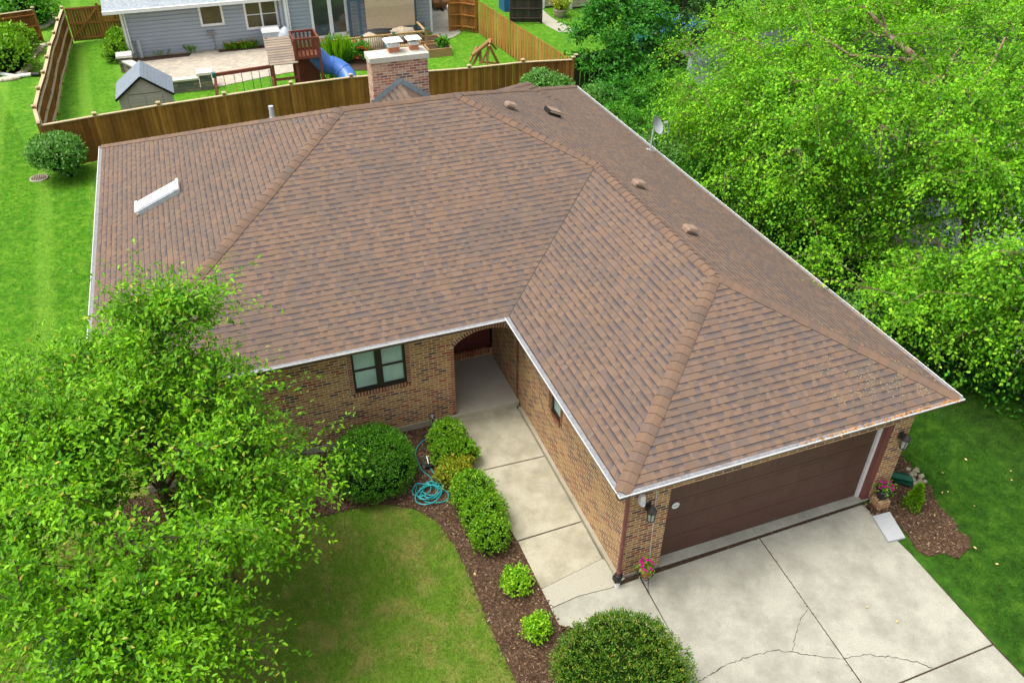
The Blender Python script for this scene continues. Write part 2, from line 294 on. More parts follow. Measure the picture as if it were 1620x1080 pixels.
# ------------------------------------------------------------------ mesh builder
def V(*a): return np.array(a, float)
def nrm(v):
    n = np.linalg.norm(v); return v/n if n > 1e-9 else v
class MB:
    def __init__(s): s.v = []; s.f = []; s.sm = []
    def add(s, vs, fs, smooth=False):
        o = len(s.v); s.v += [tuple(map(float, p)) for p in vs]
        for f in fs: s.f.append([i+o for i in f]); s.sm.append(smooth)
    def poly(s, *p): s.add(p, [list(range(len(p)))])
    def box(s, a, b, tap=0):
        (x0, y0, z0), (x1, y1, z1) = a, b; t = tap
        s.add([(x0, y0, z0), (x1, y0, z0), (x1, y1, z0), (x0, y1, z0), (x0+t, y0+t, z1), (x1-t, y0+t, z1), (x1-t, y1-t, z1), (x0+t, y1-t, z1)],
              [[3, 2, 1, 0], [4, 5, 6, 7], [0, 1, 5, 4], [1, 2, 6, 5], [2, 3, 7, 6], [3, 0, 4, 7]])
    def obox(s, c, ax, ay, az):      # oriented box, half-axis vectors
        c, ax, ay, az = map(np.asarray, (c, ax, ay, az))
        s.add([c-ax-ay-az, c+ax-ay-az, c+ax+ay-az, c-ax+ay-az, c-ax-ay+az, c+ax-ay+az, c+ax+ay+az, c-ax+ay+az],
              [[3, 2, 1, 0], [4, 5, 6, 7], [0, 1, 5, 4], [1, 2, 6, 5], [2, 3, 7, 6], [3, 0, 4, 7]])
    def bar(s, a, b, w, h, up=(0, 0, 1)):   # rectangular bar from a to b
        a, b = V(*a), V(*b); d = nrm(b-a); u = V(*up)
        if abs(d@u) > .98: u = V(0, 1, 0)
        r = nrm(np.cross(d, u)); u = np.cross(r, d); s.obox((a+b)/2, (b-a)/2, r*w/2, u*h/2)
    def prism(s, pts, z0, z1):       # plan polygon (counter-clockwise) pulled up from z0 to z1
        n = len(pts); s.add([(p[0], p[1], z0) for p in pts]+[(p[0], p[1], z1) for p in pts],
              [list(range(n))[::-1], [i+n for i in range(n)]]+[[i, (i+1) % n, (i+1) % n+n, i+n] for i in range(n)])
    def tube(s, pts, r, k=8, caps=True):
        pts = [V(*p) for p in pts]; rs = r if hasattr(r, '__len__') else [r]*len(pts); n = len(pts); vs = []; pu = None
        for i, p in enumerate(pts):
            d = nrm(pts[min(i+1, n-1)]-pts[max(i-1, 0)])
            u = pu if pu is not None else (V(0, 0, 1) if abs(d[2]) < .9 else V(1, 0, 0))
            a = nrm(np.cross(d, u))
            if np.linalg.norm(a) < .5: a = nrm(np.cross(d, V(.3, .9, .1)))
            b = np.cross(a, d); pu = b
            for j in range(k): t = 2*math.pi*j/k; vs.append(p+rs[i]*(math.cos(t)*a+math.sin(t)*b))
        fs = [[i*k+j, i*k+(j+1) % k, (i+1)*k+(j+1) % k, (i+1)*k+j] for i in range(n-1) for j in range(k)]
        s.add(vs, fs, True)
        if caps: s.add(vs[:k], [list(range(k))]); s.add(vs[-k:], [list(range(k))[::-1]])
    def lathe(s, c, prof, k=16, sq=False):
        vs = []; n = len(prof)
        for r, z in prof:
            for j in range(k): t = 2*math.pi*j/k; vs.append((c[0]+r*math.cos(t), c[1]+r*math.sin(t), c[2]+z))
        s.add(vs, [[i*k+j, i*k+(j+1) % k, (i+1)*k+(j+1) % k, (i+1)*k+j] for i in range(n-1) for j in range(k)], True)
        s.add(vs[:k], [list(range(k))[::-1]]); s.add(vs[-k:], [list(range(k))])
    def blob(s, c, r, seed=0, amp=.12, fr=2.0, k=12, zmin=-1):   # lumpy ellipsoid
        vs = []; rows = k//2+1
        for i in range(rows):
            th = math.pi*i/(rows-1)
            for j in range(k):
                ph = 2*math.pi*j/k; d = Vector((math.sin(th)*math.cos(ph), math.sin(th)*math.sin(ph), math.cos(th)))
                q = 1+amp*mnoise.noise(d*fr+Vector((seed*3.7, seed, 0)))*2
                vs.append((c[0]+r[0]*d.x*q, c[1]+r[1]*d.y*q, c[2]+r[2]*max(zmin, d.z)*q))
        s.add(vs, [[i*k+j, (i+1)*k+j, (i+1)*k+(j+1) % k, i*k+(j+1) % k] for i in range(rows-1) for j in range(k)], True)
def uvs(me):
    nl = len(me.loops); co_ = np.empty(len(me.vertices)*3); me.vertices.foreach_get('co', co_); co_ = co_.reshape(-1, 3)
    li = np.empty(nl, int); me.loops.foreach_get('vertex_index', li); P = co_[li]
    nf = len(me.polygons); nn = np.empty(nf*3); me.polygons.foreach_get('normal', nn); nn = nn.reshape(-1, 3)
    lt = np.empty(nf, int); me.polygons.foreach_get('loop_total', lt); N = np.repeat(nn, lt, 0)
    h = np.hypot(N[:, 0], N[:, 1]); flat = h < .05
    ux = np.where(flat, 1, -N[:, 1]/np.maximum(h, 1e-6)); uy = np.where(flat, 0, N[:, 0]/np.maximum(h, 1e-6))
    U = np.stack([ux, uy, np.zeros(nl)], 1); W = np.cross(N, U); W[flat] = (0, 1, 0)
    o = np.stack([(P*U).sum(1), (P*W).sum(1)], 1)
    L = me.uv_layers.new(name='UVMap'); L.data.foreach_set('uv', o.astype(np.float32).ravel())
def wloc(p):
    o = Vector((0, 0, 0))
    while p is not None: o += p.location; p = p.parent
    return o
def link(name, me, mat, parent, loc):
    o = bpy.data.objects.new(name, me); C.objects.link(o); me.materials.append(MAT[mat])
    if parent is not None: o.parent = parent
    o.location = loc; return o
def obj(name, mb, mat, parent=None, loc=None):
    base = wloc(parent) if parent is not None else Vector(loc if loc is not None else (0, 0, 0))
    me = bpy.data.meshes.new(name)
    me.from_pydata([(x-base.x, y-base.y, z-base.z) for x, y, z in mb.v], [], mb.f); me.update()
    me.polygons.foreach_set('use_smooth', mb.sm); uvs(me)
    return link(name, me, mat, parent, (0, 0, 0) if parent is not None else base)
def raw(name, verts, faces4, mat, parent=None, loc=None, k=4):   # numpy mesh, k-gons
    base = np.array(wloc(parent) if parent is not None else (loc if loc is not None else (0, 0, 0)), float)
    me = bpy.data.meshes.new(name); v = (verts-base).astype(np.float32); nf = len(faces4)
    me.vertices.add(len(v)); me.vertices.foreach_set('co', v.ravel()); me.loops.add(nf*k); me.loops.foreach_set('vertex_index', faces4.astype(np.int32).ravel())
    me.polygons.add(nf); me.polygons.foreach_set('loop_start', np.arange(0, nf*k, k, dtype=np.int32)); me.update(calc_edges=True)
    return link(name, me, mat, parent, (0, 0, 0) if parent is not None else base)
def tag(o, label=None, cat=None, group=None, kind=None):
    for k, x in (('label', label), ('category', cat), ('group', group), ('kind', kind)):
        if x: o[k] = x
    return o
def thing(name, label, cat, loc, group=None):
    o = bpy.data.objects.new(name, None); C.objects.link(o); o.location = tuple(map(float, loc)); o.empty_display_size = .2
    return tag(o, label, cat, group)
def struct(name, mb, mat): return tag(obj(name, mb, mat), kind='structure')
def copy_thing(root, loc, rz=0, sc=1.0, label=None):
    r = root.copy(); C.objects.link(r); r.location = loc; r.rotation_euler = (0, 0, rz); r.scale = (sc, sc, sc)
    if label: r['label'] = label
    for ch in list(root.children):
        c = ch.copy(); C.objects.link(c); c.parent = r
        for g in ch.children:
            d = g.copy(); C.objects.link(d); d.parent = c
    return r
def inpoly(x, y, poly):
    r = np.zeros(len(x), bool); n = len(poly)
    for i in range(n):
        x0, y0 = poly[i][:2]; x1, y1 = poly[(i+1) % n][:2]
        c = (y0 > y) != (y1 > y)
        with np.errstate(divide='ignore', invalid='ignore'): r ^= c & (x < (x1-x0)*(y-y0)/(y1-y0+1e-12)+x0)
    return r
def scatter(poly, dens, excl=()):
    p = np.array([q[:2] for q in poly]); a, b = p.min(0), p.max(0); n = int(dens*(b-a).prod())
    x = rng.uniform(a[0], b[0], n); y = rng.uniform(a[1], b[1], n); k = inpoly(x, y, poly)
    for e in excl: k &= ~inpoly(x, y, e)
    return x[k], y[k]
def unit(a): return a/np.maximum(np.linalg.norm(a, axis=-1, keepdims=True), 1e-9)
LEAF_F = np.array([[0, 1, 2, 3], [0, 3, 4, 5]])
def leaves(P, A, N, L, wr=.45, fold=.25):
    A = unit(A); B = unit(np.cross(A, N)); N = np.cross(B, A); L = L[:, None]; W = L*wr*.5; n = len(P)
    up = N*W*fold
    v = np.stack([P, P+A*L*.3+B*W+up, P+A*L*.68+B*W*.85+up, P+A*L-N*L*.08, P+A*L*.68-B*W*.85+up, P+A*L*.3-B*W+up], 1).reshape(-1, 3)
    f = (np.arange(n)[:, None, None]*6+LEAF_F[None]).reshape(-1, 4); return v, f
def rnd3(*s): return rng.normal(size=s+(3,))
def clusters(ells, n, shell=.35, low=-.55, gap=.0, gs=.9):
    w_ = np.array([e[2] for e in ells]); w_ = w_/w_.sum(); out = []; ctr = []
    while len(out) < n:
        e = ells[rng.choice(len(ells), p=w_)]; d = unit(rnd3())
        if d[2] < low: continue
        p = V(*e[0])+d*np.array(e[1])*rng.uniform(shell, 1)**.5
        if gap and mnoise.noise(Vector(p*gs)) < gap-.5+0*rng.random(): continue
        out.append(p); ctr.append(e[0])
    return np.array(out), np.array(ctr, float)
def crown(cl, ctr, tw, nl, clr, L, wr=.45, up=.35, droop=.15, lup=.8, flat=.75, hang=0.0, jit=.25):
    n = len(cl); out = unit(cl-ctr)[:, None]
    D = unit(rnd3(n, tw)*np.array([1, 1, flat])+out*.55+np.array([0, 0, up]))
    ln = clr*rng.uniform(.35, 1.5, (n, tw, 1))*rng.uniform(.7, 1.25, (n, 1, 1)); base = cl[:, None]+rnd3(n, tw)*clr*.16
    t = (np.linspace(.12, 1, nl)[None, None, :, None]+rng.uniform(-.04, .04, (n, tw, nl, 1)))
    P = base[:, :, None]+D[:, :, None]*ln[:, :, None]*t+np.array([0, 0, -1])*droop*ln[:, :, None]*t**2+rnd3(n, tw, nl)*clr*.05
    A = unit(D[:, :, None]*.6+rnd3(n, tw, nl)*.62+np.array([0, 0, -hang])); N = unit(np.array([0, 0, lup])+rnd3(n, tw, nl)*.42+out[:, :, None]*.3)
    P = P.reshape(-1, 3); A = A.reshape(-1, 3); N = N.reshape(-1, 3)
    v, f = leaves(P, A, N, L*rng.uniform(1-jit*2, 1+jit, len(P)), wr)
    tips = (base+D*ln*.8+np.array([0, 0, -1])*droop*ln*.6); return v, f, base, tips
def limbs(mb, trunk, r0, cl, tipr=.012, k=6, jit=.12):
    nodes = [V(*p) for p in trunk]; rad = list(np.linspace(r0, r0*.45, len(trunk)))
    mb.tube(trunk, rad, 9)
    base = V(*trunk[0]); start = max(1, len(trunk)//3)
    for c in sorted(cl, key=lambda c: np.linalg.norm(c-V(*trunk[-1]))):
        cand = nodes[start:]; d = [np.linalg.norm(c-q)+max(0, q[2]-c[2]+.2)*1.5 for q in cand]; i = int(np.argmin(d))+start; q = nodes[i]
        dist = np.linalg.norm(c-q)
        if dist < .05: continue
        m1 = q+(c-q)*.35+rng.normal(size=3)*jit*dist*.5+V(0, 0, .06*dist); m2 = q+(c-q)*.7+rng.normal(size=3)*jit*dist*.4+V(0, 0, .05*dist)
        ra = max(tipr, min(rad[i]*.62, .016+.02*dist)); mb.tube([q, m1, m2, c], [ra, ra*.75, ra*.55, tipr], k, False)
        nodes += [m1, m2, c]; rad += [ra*.75, ra*.55, tipr]
def tree(name, label, cat, trunk, r0, ells, ncl, tw, nl, clr, L, mat, bark='bark', group=None, gap=0, shell=.35, low=-.55, twigs=0, gs=.9, **kw):
    o = thing(name, label, cat, trunk[0], group); cl, ctr = clusters(ells, ncl, shell, low, gap, gs)
    v, f, b, tips = crown(cl, ctr, tw, nl, clr, L, **kw); raw('crown', v, f, mat, o)
    mb = MB(); limbs(mb, trunk, r0, cl)
    bb = b.reshape(-1, 3); tt = tips.reshape(-1, 3)
    for i in rng.permutation(len(bb))[:twigs]: mb.tube([cl[i//tw], (cl[i//tw]+tt[i])/2+V(0, 0, .03), tt[i]], [.01, .006, .003], 4, False)
    obj('trunk', mb, bark, o); return o
def bush(name, label, cat, c, r, n, L, mat, wr=.4, amp=.08, fr=2.2, group=None, zb=None, spread=.55, lobes=None, core='bush_core', depth=.12, outw=.6, tuft_n=9, stray=.05):
    """trimmed shrub: leaf clumps all over a lumpy dome, dark inner mass of twigs and leaves"""
    o = thing(name, label, cat, (c[0], c[1], zb if zb is not None else 0), group); lobes = lobes or [(c, r)]
    ar = np.array([l[1][0]*l[1][1] for l in lobes]); ar = ar/ar.sum(); VV = []; FF = []; off = 0; seed = rng.uniform(0, 99)
    mbk = MB()
    for (lc, lr), a in zip(lobes, ar):
        k = int(n*a); d = unit(rnd3(k)); d[:, 2] = np.where(d[:, 2] < -.45, -d[:, 2], d[:, 2])
        nt = max(8, k//tuft_n); td = unit(rnd3(nt)); td[:, 2] = np.where(td[:, 2] < -.45, -td[:, 2], td[:, 2])
        tq = np.array([1+amp*2*mnoise.noise(Vector(x*fr)+Vector((seed, 0, 0)))+amp*mnoise.noise(Vector(x*fr*3.3)+Vector((0, seed, 0))) for x in td])*(1-depth*rng.random(nt)**1.6)*np.where(rng.random(nt) < stray, rng.uniform(1.05, 1.13, nt), 1)
        ti = rng.integers(0, nt, k); C_ = np.array(lc)+td*np.array(lr)*tq[:, None]; nr = unit(td/np.array(lr))[ti]
        P = C_[ti]+rnd3(k)*L*.55-nr*L*.7*rng.random((k, 1)); P[:, 2] = np.maximum(P[:, 2], .02); d = nr
        A = unit(nr*outw+rnd3(k)*spread+np.array([0, 0, .25])); N = unit(nr+rnd3(k)*.5)
        v, f = leaves(P, A, N, L*rng.uniform(.6, 1.3, k), wr); VV.append(v); FF.append(f+off); off += len(v)
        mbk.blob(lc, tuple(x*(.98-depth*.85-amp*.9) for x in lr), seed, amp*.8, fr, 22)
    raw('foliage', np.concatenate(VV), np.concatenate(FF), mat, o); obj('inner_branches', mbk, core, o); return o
def blades(P, h, wd, lean=.5):
    n = len(P); a = rng.uniform(0, 2*math.pi, n); d = np.stack([np.cos(a), np.sin(a), np.zeros(n)], 1)*wd[:, None]*.5; t = rnd3(n)*h[:, None]*lean; t[:, 2] = h
    return np.stack([P-d, P+d, P+t], 1).reshape(-1, 3), np.arange(n*3).reshape(-1, 3)
def tuft(mb_list, c, n, h, sp, out=.6):  # arching strap leaves from one crown
    P = np.array(c)+rnd3(n)*np.array([sp, sp, 0]); a = rng.uniform(0, 2*math.pi, n); o = np.stack([np.cos(a), np.sin(a), np.zeros(n)], 1)
    hh = h*rng.uniform(.6, 1.1, n)[:, None]; A = o*out+np.array([0, 0, 1]); N = np.cross(np.cross(A, o), A)+1e-3
    return leaves(P, A, unit(N+rnd3(n)*.1), hh[:, 0]*1.2, .1)

# ================================================================== GROUND
mb = MB(); n = 24
gxs = [-900, -120, -60, -30, -22, -16, -12, -8, -4, 0, 4, 8, 12, 16, 22, 30, 60, 120, 900]; gys = [-900, -100, -40, -20, -10, -5, 0, 5, 10, 15, 20, 25, 30, 40, 50, 80, 160, 1200]
mb.add([(x, y, 0) for y in gys for x in gxs], [[j*len(gxs)+i, j*len(gxs)+i+1, (j+1)*len(gxs)+i+1, (j+1)*len(gxs)+i] for j in range(len(gys)-1) for i in range(len(gxs)-1)])
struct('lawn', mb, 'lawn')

# mulch beds
BED = [(-9.5, 6.1), (-9.2, 4.6), (-8.2, 4.15), (-6.5, 4.2), (-5.0, 4.14), (-4.2, 4.12), (-3.5, 4.0), (-2.95, 3.65), (-2.6, 3.2), (-2.42, 2.4), (-2.36, 1.6), (-2.36, .2), (-2.3, -1.0), (-2.1, -2.2), (-1.7, -3.1), (-.6, -3.4), (.3, -3.0), (.5, -2.0), (.2, -1.0), (-.6, -.45), (-1.14, -.15), (-1.12, 1.0), (-1.14, 2.0), (-1.24, 3.2), (-1.36, 4.24), (-1.27, 5.2), (-1.18, 6.1)]
BED2 = [(6.4, .1), (6.38, -.15)]+[tuple(gz(u, v)[:2]) for u, v in ((1421, 828), (1440, 852), (1452, 872), (1470, 880), (1492, 874), (1512, 884), (1534, 868), (1532, 850), (1516, 842), (1507, 822), (1490, 808), (1477, 790), (1470, 770), (1452, 754), (1440, 738), (1426, 722))]+[(7.4, 1.9), (7.06, 1.9), (7.08, .42), (6.4, .3)]
RING = [(-8.55+1.75*math.cos(t)*(1+.06*math.sin(3*t)), 2.75+1.45*math.sin(t)*(1+.05*math.cos(5*t))) for t in np.linspace(0, 2*math.pi, 40)[:-1]]
for nm, pl in (('mulch_bed', BED), ('mulch_bed', BED2), ('mulch_bed', RING)):
    mb = MB(); mb.prism(pl, -.02, .022); o = struct(nm, mb, 'mulch')
VV, FF, off = [], [], 0
for pl, dn in ((BED, 1700), (BED2, 1900), (RING, 700)):
    q = np.array(pl); c = q.mean(0); x, y = scatter(pl, dn)
    k = len(x); x = x+rng.normal(size=k)*.03; y = y+rng.normal(size=k)*.03
    x = np.where((y > 6.0), x, x); P = np.stack([x, np.minimum(y, 6.08), np.full(k, .026)+rng.random(k)*.014], 1)
    A = rnd3(k)*np.array([1, 1, .22]); N = rnd3(k)*.3+np.array([0, 0, 1])
    v, f = leaves(P, A, N, rng.uniform(.025, .085, k), .3, .1); VV.append(v); FF.append(f+off); off += len(v)
tag(raw('mulch_chips', np.concatenate(VV), np.concatenate(FF), 'chip'), kind='stuff')

# walk, threshold and driveway slabs, separated by open joints over dark soil
mb = MB(); mb.prism([(-1.36, 6.11), (-1.38, 4.2), (-1.18, 2.0), (-1.16, -.12), (.9, -.2), (.43, .35), (.43, 6.11)], -.03, .012)
mb.prism([(-.6, .3), (-.6, -14), (6.38, -14), (6.4, -3.3), (6.44, .4), (1.3, .62), (.43, .43), (.4, .3)], -.03, .011); struct('joint_soil', mb, 'joint_dirt')
mb = MB()
def slab(mb, pts, z0=-.02, z1=.05, bev=.012):
    n_ = len(pts); c = np.mean(pts, 0); ins = []
    for i in range(n_):
        p = np.array(pts[i]); a = nrm(np.array(pts[i-1])-p); b = nrm(np.array(pts[(i+1) % n_])-p); ins.append(p+(a+b)*bev)
    mb.add([(p[0], p[1], z0) for p in pts]+[(p[0], p[1], z1-bev*.7) for p in pts]+[(p[0], p[1], z1) for p in ins],
           [[i, (i+1) % n_, (i+1) % n_+n_, i+n_] for i in range(n_)]+[[i+n_, (i+1) % n_+n_, (i+1) % n_+2*n_, i+2*n_] for i in range(n_)]+[[i+2*n_ for i in range(n_)]])
slab(mb, [(-1.37, 4.24), (.345, 4.17), (.35, 6.1), (-1.21, 6.1), (-1.3, 5.2)]); slab(mb, [(-1.15, 2.03), (.345, 2.05), (.345, 4.14), (-1.37, 4.21), (-1.27, 3.2)]); slab(mb, [(-1.13, .72), (.33, .98), (.345, 2.02), (-1.14, 1.995)])
struct('walkway', mb, 'walk_concrete')
mb = MB(); mb.add([(-1.13, .71, .052), (.33, .97, .052), (.55, .38, .03), (.2, .28, .028), (-.5, .33, .026), (-1.12, .26, .024)], [[0, 5, 4, 3, 2, 1]]); struct('patched_concrete_ramp', mb, 'new_concrete')
mb = MB()
slab(mb, [(-1.12, .25), (-.5, .32), (.2, .27), (.84, .3), (.8, -1.0), (.72, -4.5), (.7, -13), (-1.4, -13), (-.2, -4), (.2, -1.6), (-.3, -.7), (-1.12, -.3)], -.02, .022)
slab(mb, [(.87, .285), (3.69, .335), (3.6, -1.5), (3.5, -3.36), (.745, -3.38), (.75, -2.5)], -.02, .022)
slab(mb, [(3.715, .335), (6.5, .36), (6.36, -.1), (6.42, -1.1), (6.36, -3.33), (3.525, -3.36)], -.02, .022)
slab(mb, [(.745, -3.41), (3.5, -3.39), (3.4, -13), (.72, -13)], -.02, .022); slab(mb, [(3.525, -3.39), (6.36, -3.36), (6.5, -13), (3.42, -13)], -.02, .022)
struct('driveway', mb, 'concrete')
mb = MB(); slab(mb, [(1.34, .395), (3.7, .4), (3.7, .7), (1.34, .7)], -.02, .045); slab(mb, [(3.71, .4), (6.62, .43), (6.62, .7), (3.71, .7)], -.02, .045); struct('garage_threshold', mb, 'concrete')
mb = MB()
def crack(px, w0=.028):
    pts = [gz(u, v, .0225) for u, v in px]; f = []
    for a, b in zip(pts[:-1], pts[1:]):
        k = max(3, int(np.linalg.norm(b-a)/.05))
        for i in range(k): f.append(a+(b-a)*i/k)
    f.append(pts[-1]); f = [p+rng.normal(size=3)*V(.011, .011, 0) for p in f]
    L_, R_ = [], []
    for i, p in enumerate(f):
        d = nrm(f[min(i+1, len(f)-1)]-f[max(i-1, 0)]); s_ = V(-d[1], d[0], 0)*w0*rng.uniform(.25, .8)*.5; z = V(0, 0, .0012); L_.append(p+s_+z); R_.append(p-s_+z)
    n_ = len(f); mb.add(L_+R_, [[i+n_, i+1+n_, i+1, i] for i in range(n_-1)])
crack([(1100, 1080), (1135, 1060), (1150, 1050), (1195, 1035), (1228, 1028), (1255, 1031), (1290, 1037), (1330, 1042), (1372, 1035), (1410, 1038), (1450, 1046), (1475, 1056)])
crack([(1255, 1031), (1257, 1010), (1266, 980), (1277, 963)], .018); crack([(1190, 832), (1204, 848)], .01)
struct('driveway_crack', mb, 'crack_dark')

# ================================================================== BRICK HOUSE
W, D, M, A, He, p = 7.48, 5.69, 13.17, 8.77, 3.1, .419
OV = .43
zr = He+p*M/2
G0, G1, AP, J, RR, RL, BRc, BL, FL, I = V(0, 0, He), V(W, 0, He), V(3.8, 3.57, 4.65), V(3.8, 9.37, 4.642), V(W-M/2, D+M/2, zr), V(-A+M/2, D+M/2, zr), V(W, D+M, He), V(-A, D+M, He), V(-A, D, He), V(0, D, He)
house = thing('brick_house', 'tan brick ranch house under a large brown shingle hip roof', 'house', (0, 6, 0))
mb = MB()
mb.poly(FL, I, J, RR, RL); mb.poly(I, G0, AP, J); mb.poly(G0, G1, AP); mb.poly(G1, BRc, RR, J, AP); mb.poly(BRc, BL, RL, RR); mb.poly(BL, FL, RL)
e = .05; outline = [FL, I, G0, G1, BRc, BL]
for a, b in zip(outline, outline[1:]+outline[:1]): mb.poly(a-V(0, 0, e), b-V(0, 0, e), b, a)
# low rear gable that just shows over the back hip
pk = V(4.42, 15.9, 4.6); mb.poly(V(2.3, 15.0, 4.42), V(6.0, 15.1, 3.65), pk); mb.poly(V(6.0, 15.1, 3.65), V(6.0, 18, 3.3), pk); mb.poly(V(2.3, 18, 3.4), V(2.3, 15.0, 4.42), pk); mb.poly(V(6.0, 18, 3.3), V(2.3, 18, 3.4), pk)
# cricket behind the ridge, against the chimney
cA, cF, cL, cR = V(-.2, 14, 5.7), V(-.2, 12.75, 5.7), V(-1.05, 14, 5.1), V(.66, 14, 5.1)
mb.poly(cF, cL, cA); mb.poly(cF, cA, cR)
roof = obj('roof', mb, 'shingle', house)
def plane_n(*q): return nrm(np.cross(q[1]-q[0], q[2]-q[0]))
def caps(a, b, na, nb, step=.215, hw=.152):
    mb = MB(); d = nrm(b-a); Ln = np.linalg.norm(b-a)
    na = na if na[2] > 0 else -na; nb = nb if nb[2] > 0 else -nb
    sa = nrm(np.cross(na, d)); sb = nrm(np.cross(nb, d))
    mid = lambda n_: n_
    # each side direction must point down its own plane
    if sa@nb > 0: sa = -sa
    if sb@na > 0: sb = -sb
    t = 0.0; up = nrm(na+nb)
    while t < Ln-.02:
        t1 = min(t+step*1.25, Ln); lo, hi = .034, .016
        w_ = hw*rng.uniform(.95, 1.05); tw_ = rng.normal()*.006
        def ring(tt, off):
            c = a+d*tt
            return [c+sa*w_+na*(off*.55), c+sa*w_*.5+na*(off+.002), c+up*(off+.004), c+sb*w_*.5+nb*(off+.002), c+sb*w_+nb*(off*.55)]
        r0, r1 = ring(t+tw_, lo), ring(t1+tw_, hi); low_ = [q-up*.03 for q in r0]
        mb.add(r0+r1, [[i, i+1, i+6, i+5] for i in range(4)])
        mb.add(r0+low_, [[i, i+5, i+6, i+1] for i in range(4)])
        mb.add([r0[0], r1[0], r1[0]-na*.03, r0[0]-na*.03], [[0, 1, 2, 3]]); mb.add([r0[4], r1[4], r1[4]-nb*.03, r0[4]-nb*.03], [[3, 2, 1, 0]])
        t += step
    obj('ridge_cap', mb, 'cap', roof)
nF, nGL, nGF, nRt, nBk, nL = plane_n(FL, I, RR), plane_n(I, G0, AP), plane_n(G0, G1, AP), plane_n(G1, BRc, RR), plane_n(BRc, BL, RL), plane_n(BL, FL, RL)
caps(G0, AP, nGL, nGF); caps(G1, AP, nGF, nRt); caps(AP, J, nGL, nRt); caps(J, RR, nF, nRt); caps(FL, RL, nF, nL); caps(BRc, RR, nRt, nBk); caps(BL, RL, nBk, nL); caps(RL, RR, nF, nBk)
mb = MB(); vd = nrm(J-I); sv = nrm(np.cross(vd, V(0, 0, 1)))
mb.poly(I+V(0, 0, .006)-sv*.012, I+V(0, 0, .006)+sv*.012, J+V(0, 0, .006)+sv*.012, J+V(0, 0, .006)-sv*.012); obj('valley_line', mb, 'crack_dark', roof)
# yellowed seed litter by the far corner, and in the gutter
k = 1500; tt = rng.random(k)**1.3; uu = rng.random(k)
x = W-.25-tt*2.6+rng.normal(size=k)*.1; y = np.abs(rng.normal(size=k))*.5*(1-.3*tt)+.15+tt*1.1*rng.random(k)
clump = np.array([mnoise.noise(Vector((a*3, b*3, 0))) for a, b in zip(x, y)]) > -.02
keep = (x < W-.1) & (y < (W-x)*.97) & (y > .08) & clump; x, y = x[keep], y[keep]; z = He+.434*y+.012
v, f = leaves(np.stack([x, y, z], 1), rnd3(len(x))*V(1, 1, .3), rnd3(len(x))*.3+V(0, -.4, 1), rng.uniform(.008, .026, len(x)), .8, .1)
k = 260; x2 = W-.15-rng.random(k)*2.0; y2 = (W-x2)*.93+rng.random(k)*.5; ok_ = True
z2 = He+p*(W-x2)+.012; v2, f2 = leaves(np.stack([x2, y2, z2], 1), rnd3(k)*V(1, 1, .3), rnd3(k)*.3+V(.4, 0, 1), rng.uniform(.012, .035, k), .8, .1)
tag(raw('seed_litter', np.concatenate([v, v2]), np.concatenate([f, f2+len(v)]), 'lichen', house), kind='stuff')

# gutters: brown fascia box, white lip, grey guard
def gutter(a, b, out, ext0=.0, ext1=.0):
    d = nrm(b-a); o_ = V(*out); a = a-d*ext0; b = b+d*ext1; z0 = He-.012
    g = MB(); l = MB(); q = MB()
    def strip(mb, prof):
        r0 = [a+o_*x+V(0, 0, z) for x, z in prof]; r1 = [b+o_*x+V(0, 0, z) for x, z in prof]; n_ = len(prof)
        mb.add(r0+r1, [[i, i+n_, i+n_+1, i+1] for i in range(n_-1)]); mb.add(r0, [list(range(n_))]); mb.add(r1, [list(range(n_))[::-1]])
    strip(q, [(.0, z0-He+He+.0), (.108, z0+.004), (.108, z0-.012), (.0, z0-.012)]) if False else None
    strip(q, [(-.02, z0-He+.012), (.085, z0-He+.0), (.085, z0-He-.01), (-.02, z0-He-.01)])
    strip(l, [(.086, z0-He+.008), (.1, z0-He+.01), (.1, z0-He-.018), (.086, z0-He-.018)])
    strip(g, [(.096, z0-He-.02), (.096, z0-He-.045), (.08, z0-He-.075), (.07, z0-He-.09), (-.03, z0-He-.09), (-.03, z0-He-.011)])
    G = obj('gutter', g, 'brown_paint', house); obj('gutter_lip', l, 'white_metal', G); obj('gutter_guard', q, 'gutter_guard', G); return G
gutter(FL, I, (0, -1, 0), .0, -.1); gutter(I, G0, (-1, 0, 0), .0, .08); gutter(G0, G1, (0, -1, 0), .1, .08); gutter(G1, BRc, (1, 0, 0), .0, .0); gutter(BL, FL, (-1, 0, 0), .0, .0); gutter(BRc, BL, (0, 1, 0))
k = 420; x = W-rng.random(k)**1.5*3.8-.05; y = -rng.random(k)*.075-.006; z = np.full(k, He-.004)
v, f = leaves(np.stack([x, y, z], 1), rnd3(k)*V(1, 1, .25), rnd3(k)*.4+V(0, 0, 1), rng.uniform(.03, .06, k), .7, .1)
k2 = 300; y2 = rng.random(k2)*9; v2, f2 = leaves(np.stack([np.full(k2, W+.01)+rng.random(k2)*.065, y2, np.full(k2, He-.004)], 1), rnd3(k2)*V(1, 1, .25), rnd3(k2)*.4+V(0, 0, 1), rng.uniform(.02, .045, k2), .7, .1)
tag(raw('gutter_litter', np.concatenate([v, v2]), np.concatenate([f, f2+len(v)]), 'dirt_orange', house), kind='stuff')
mb = MB(); zs = 2.985
for a, b in (((-A, D), (0, D+OV+.05)), ((-.0, 0), (OV+.05, D+OV+.05)), ((OV+.05, 0), (W, OV+.1)), ((W-OV-.05, OV+.1), (W, D+M)), ((-A, D+OV+.05), (-A+OV+.05, D+M)), ((-A+OV+.05, D+M-OV-.05), (W-OV-.05, D+M))):
    mb.poly((a[0], b[1], zs), (b[0], b[1], zs), (b[0], a[1], zs), (a[0], a[1], zs))
obj('soffit', mb, 'soffit_brown', house)

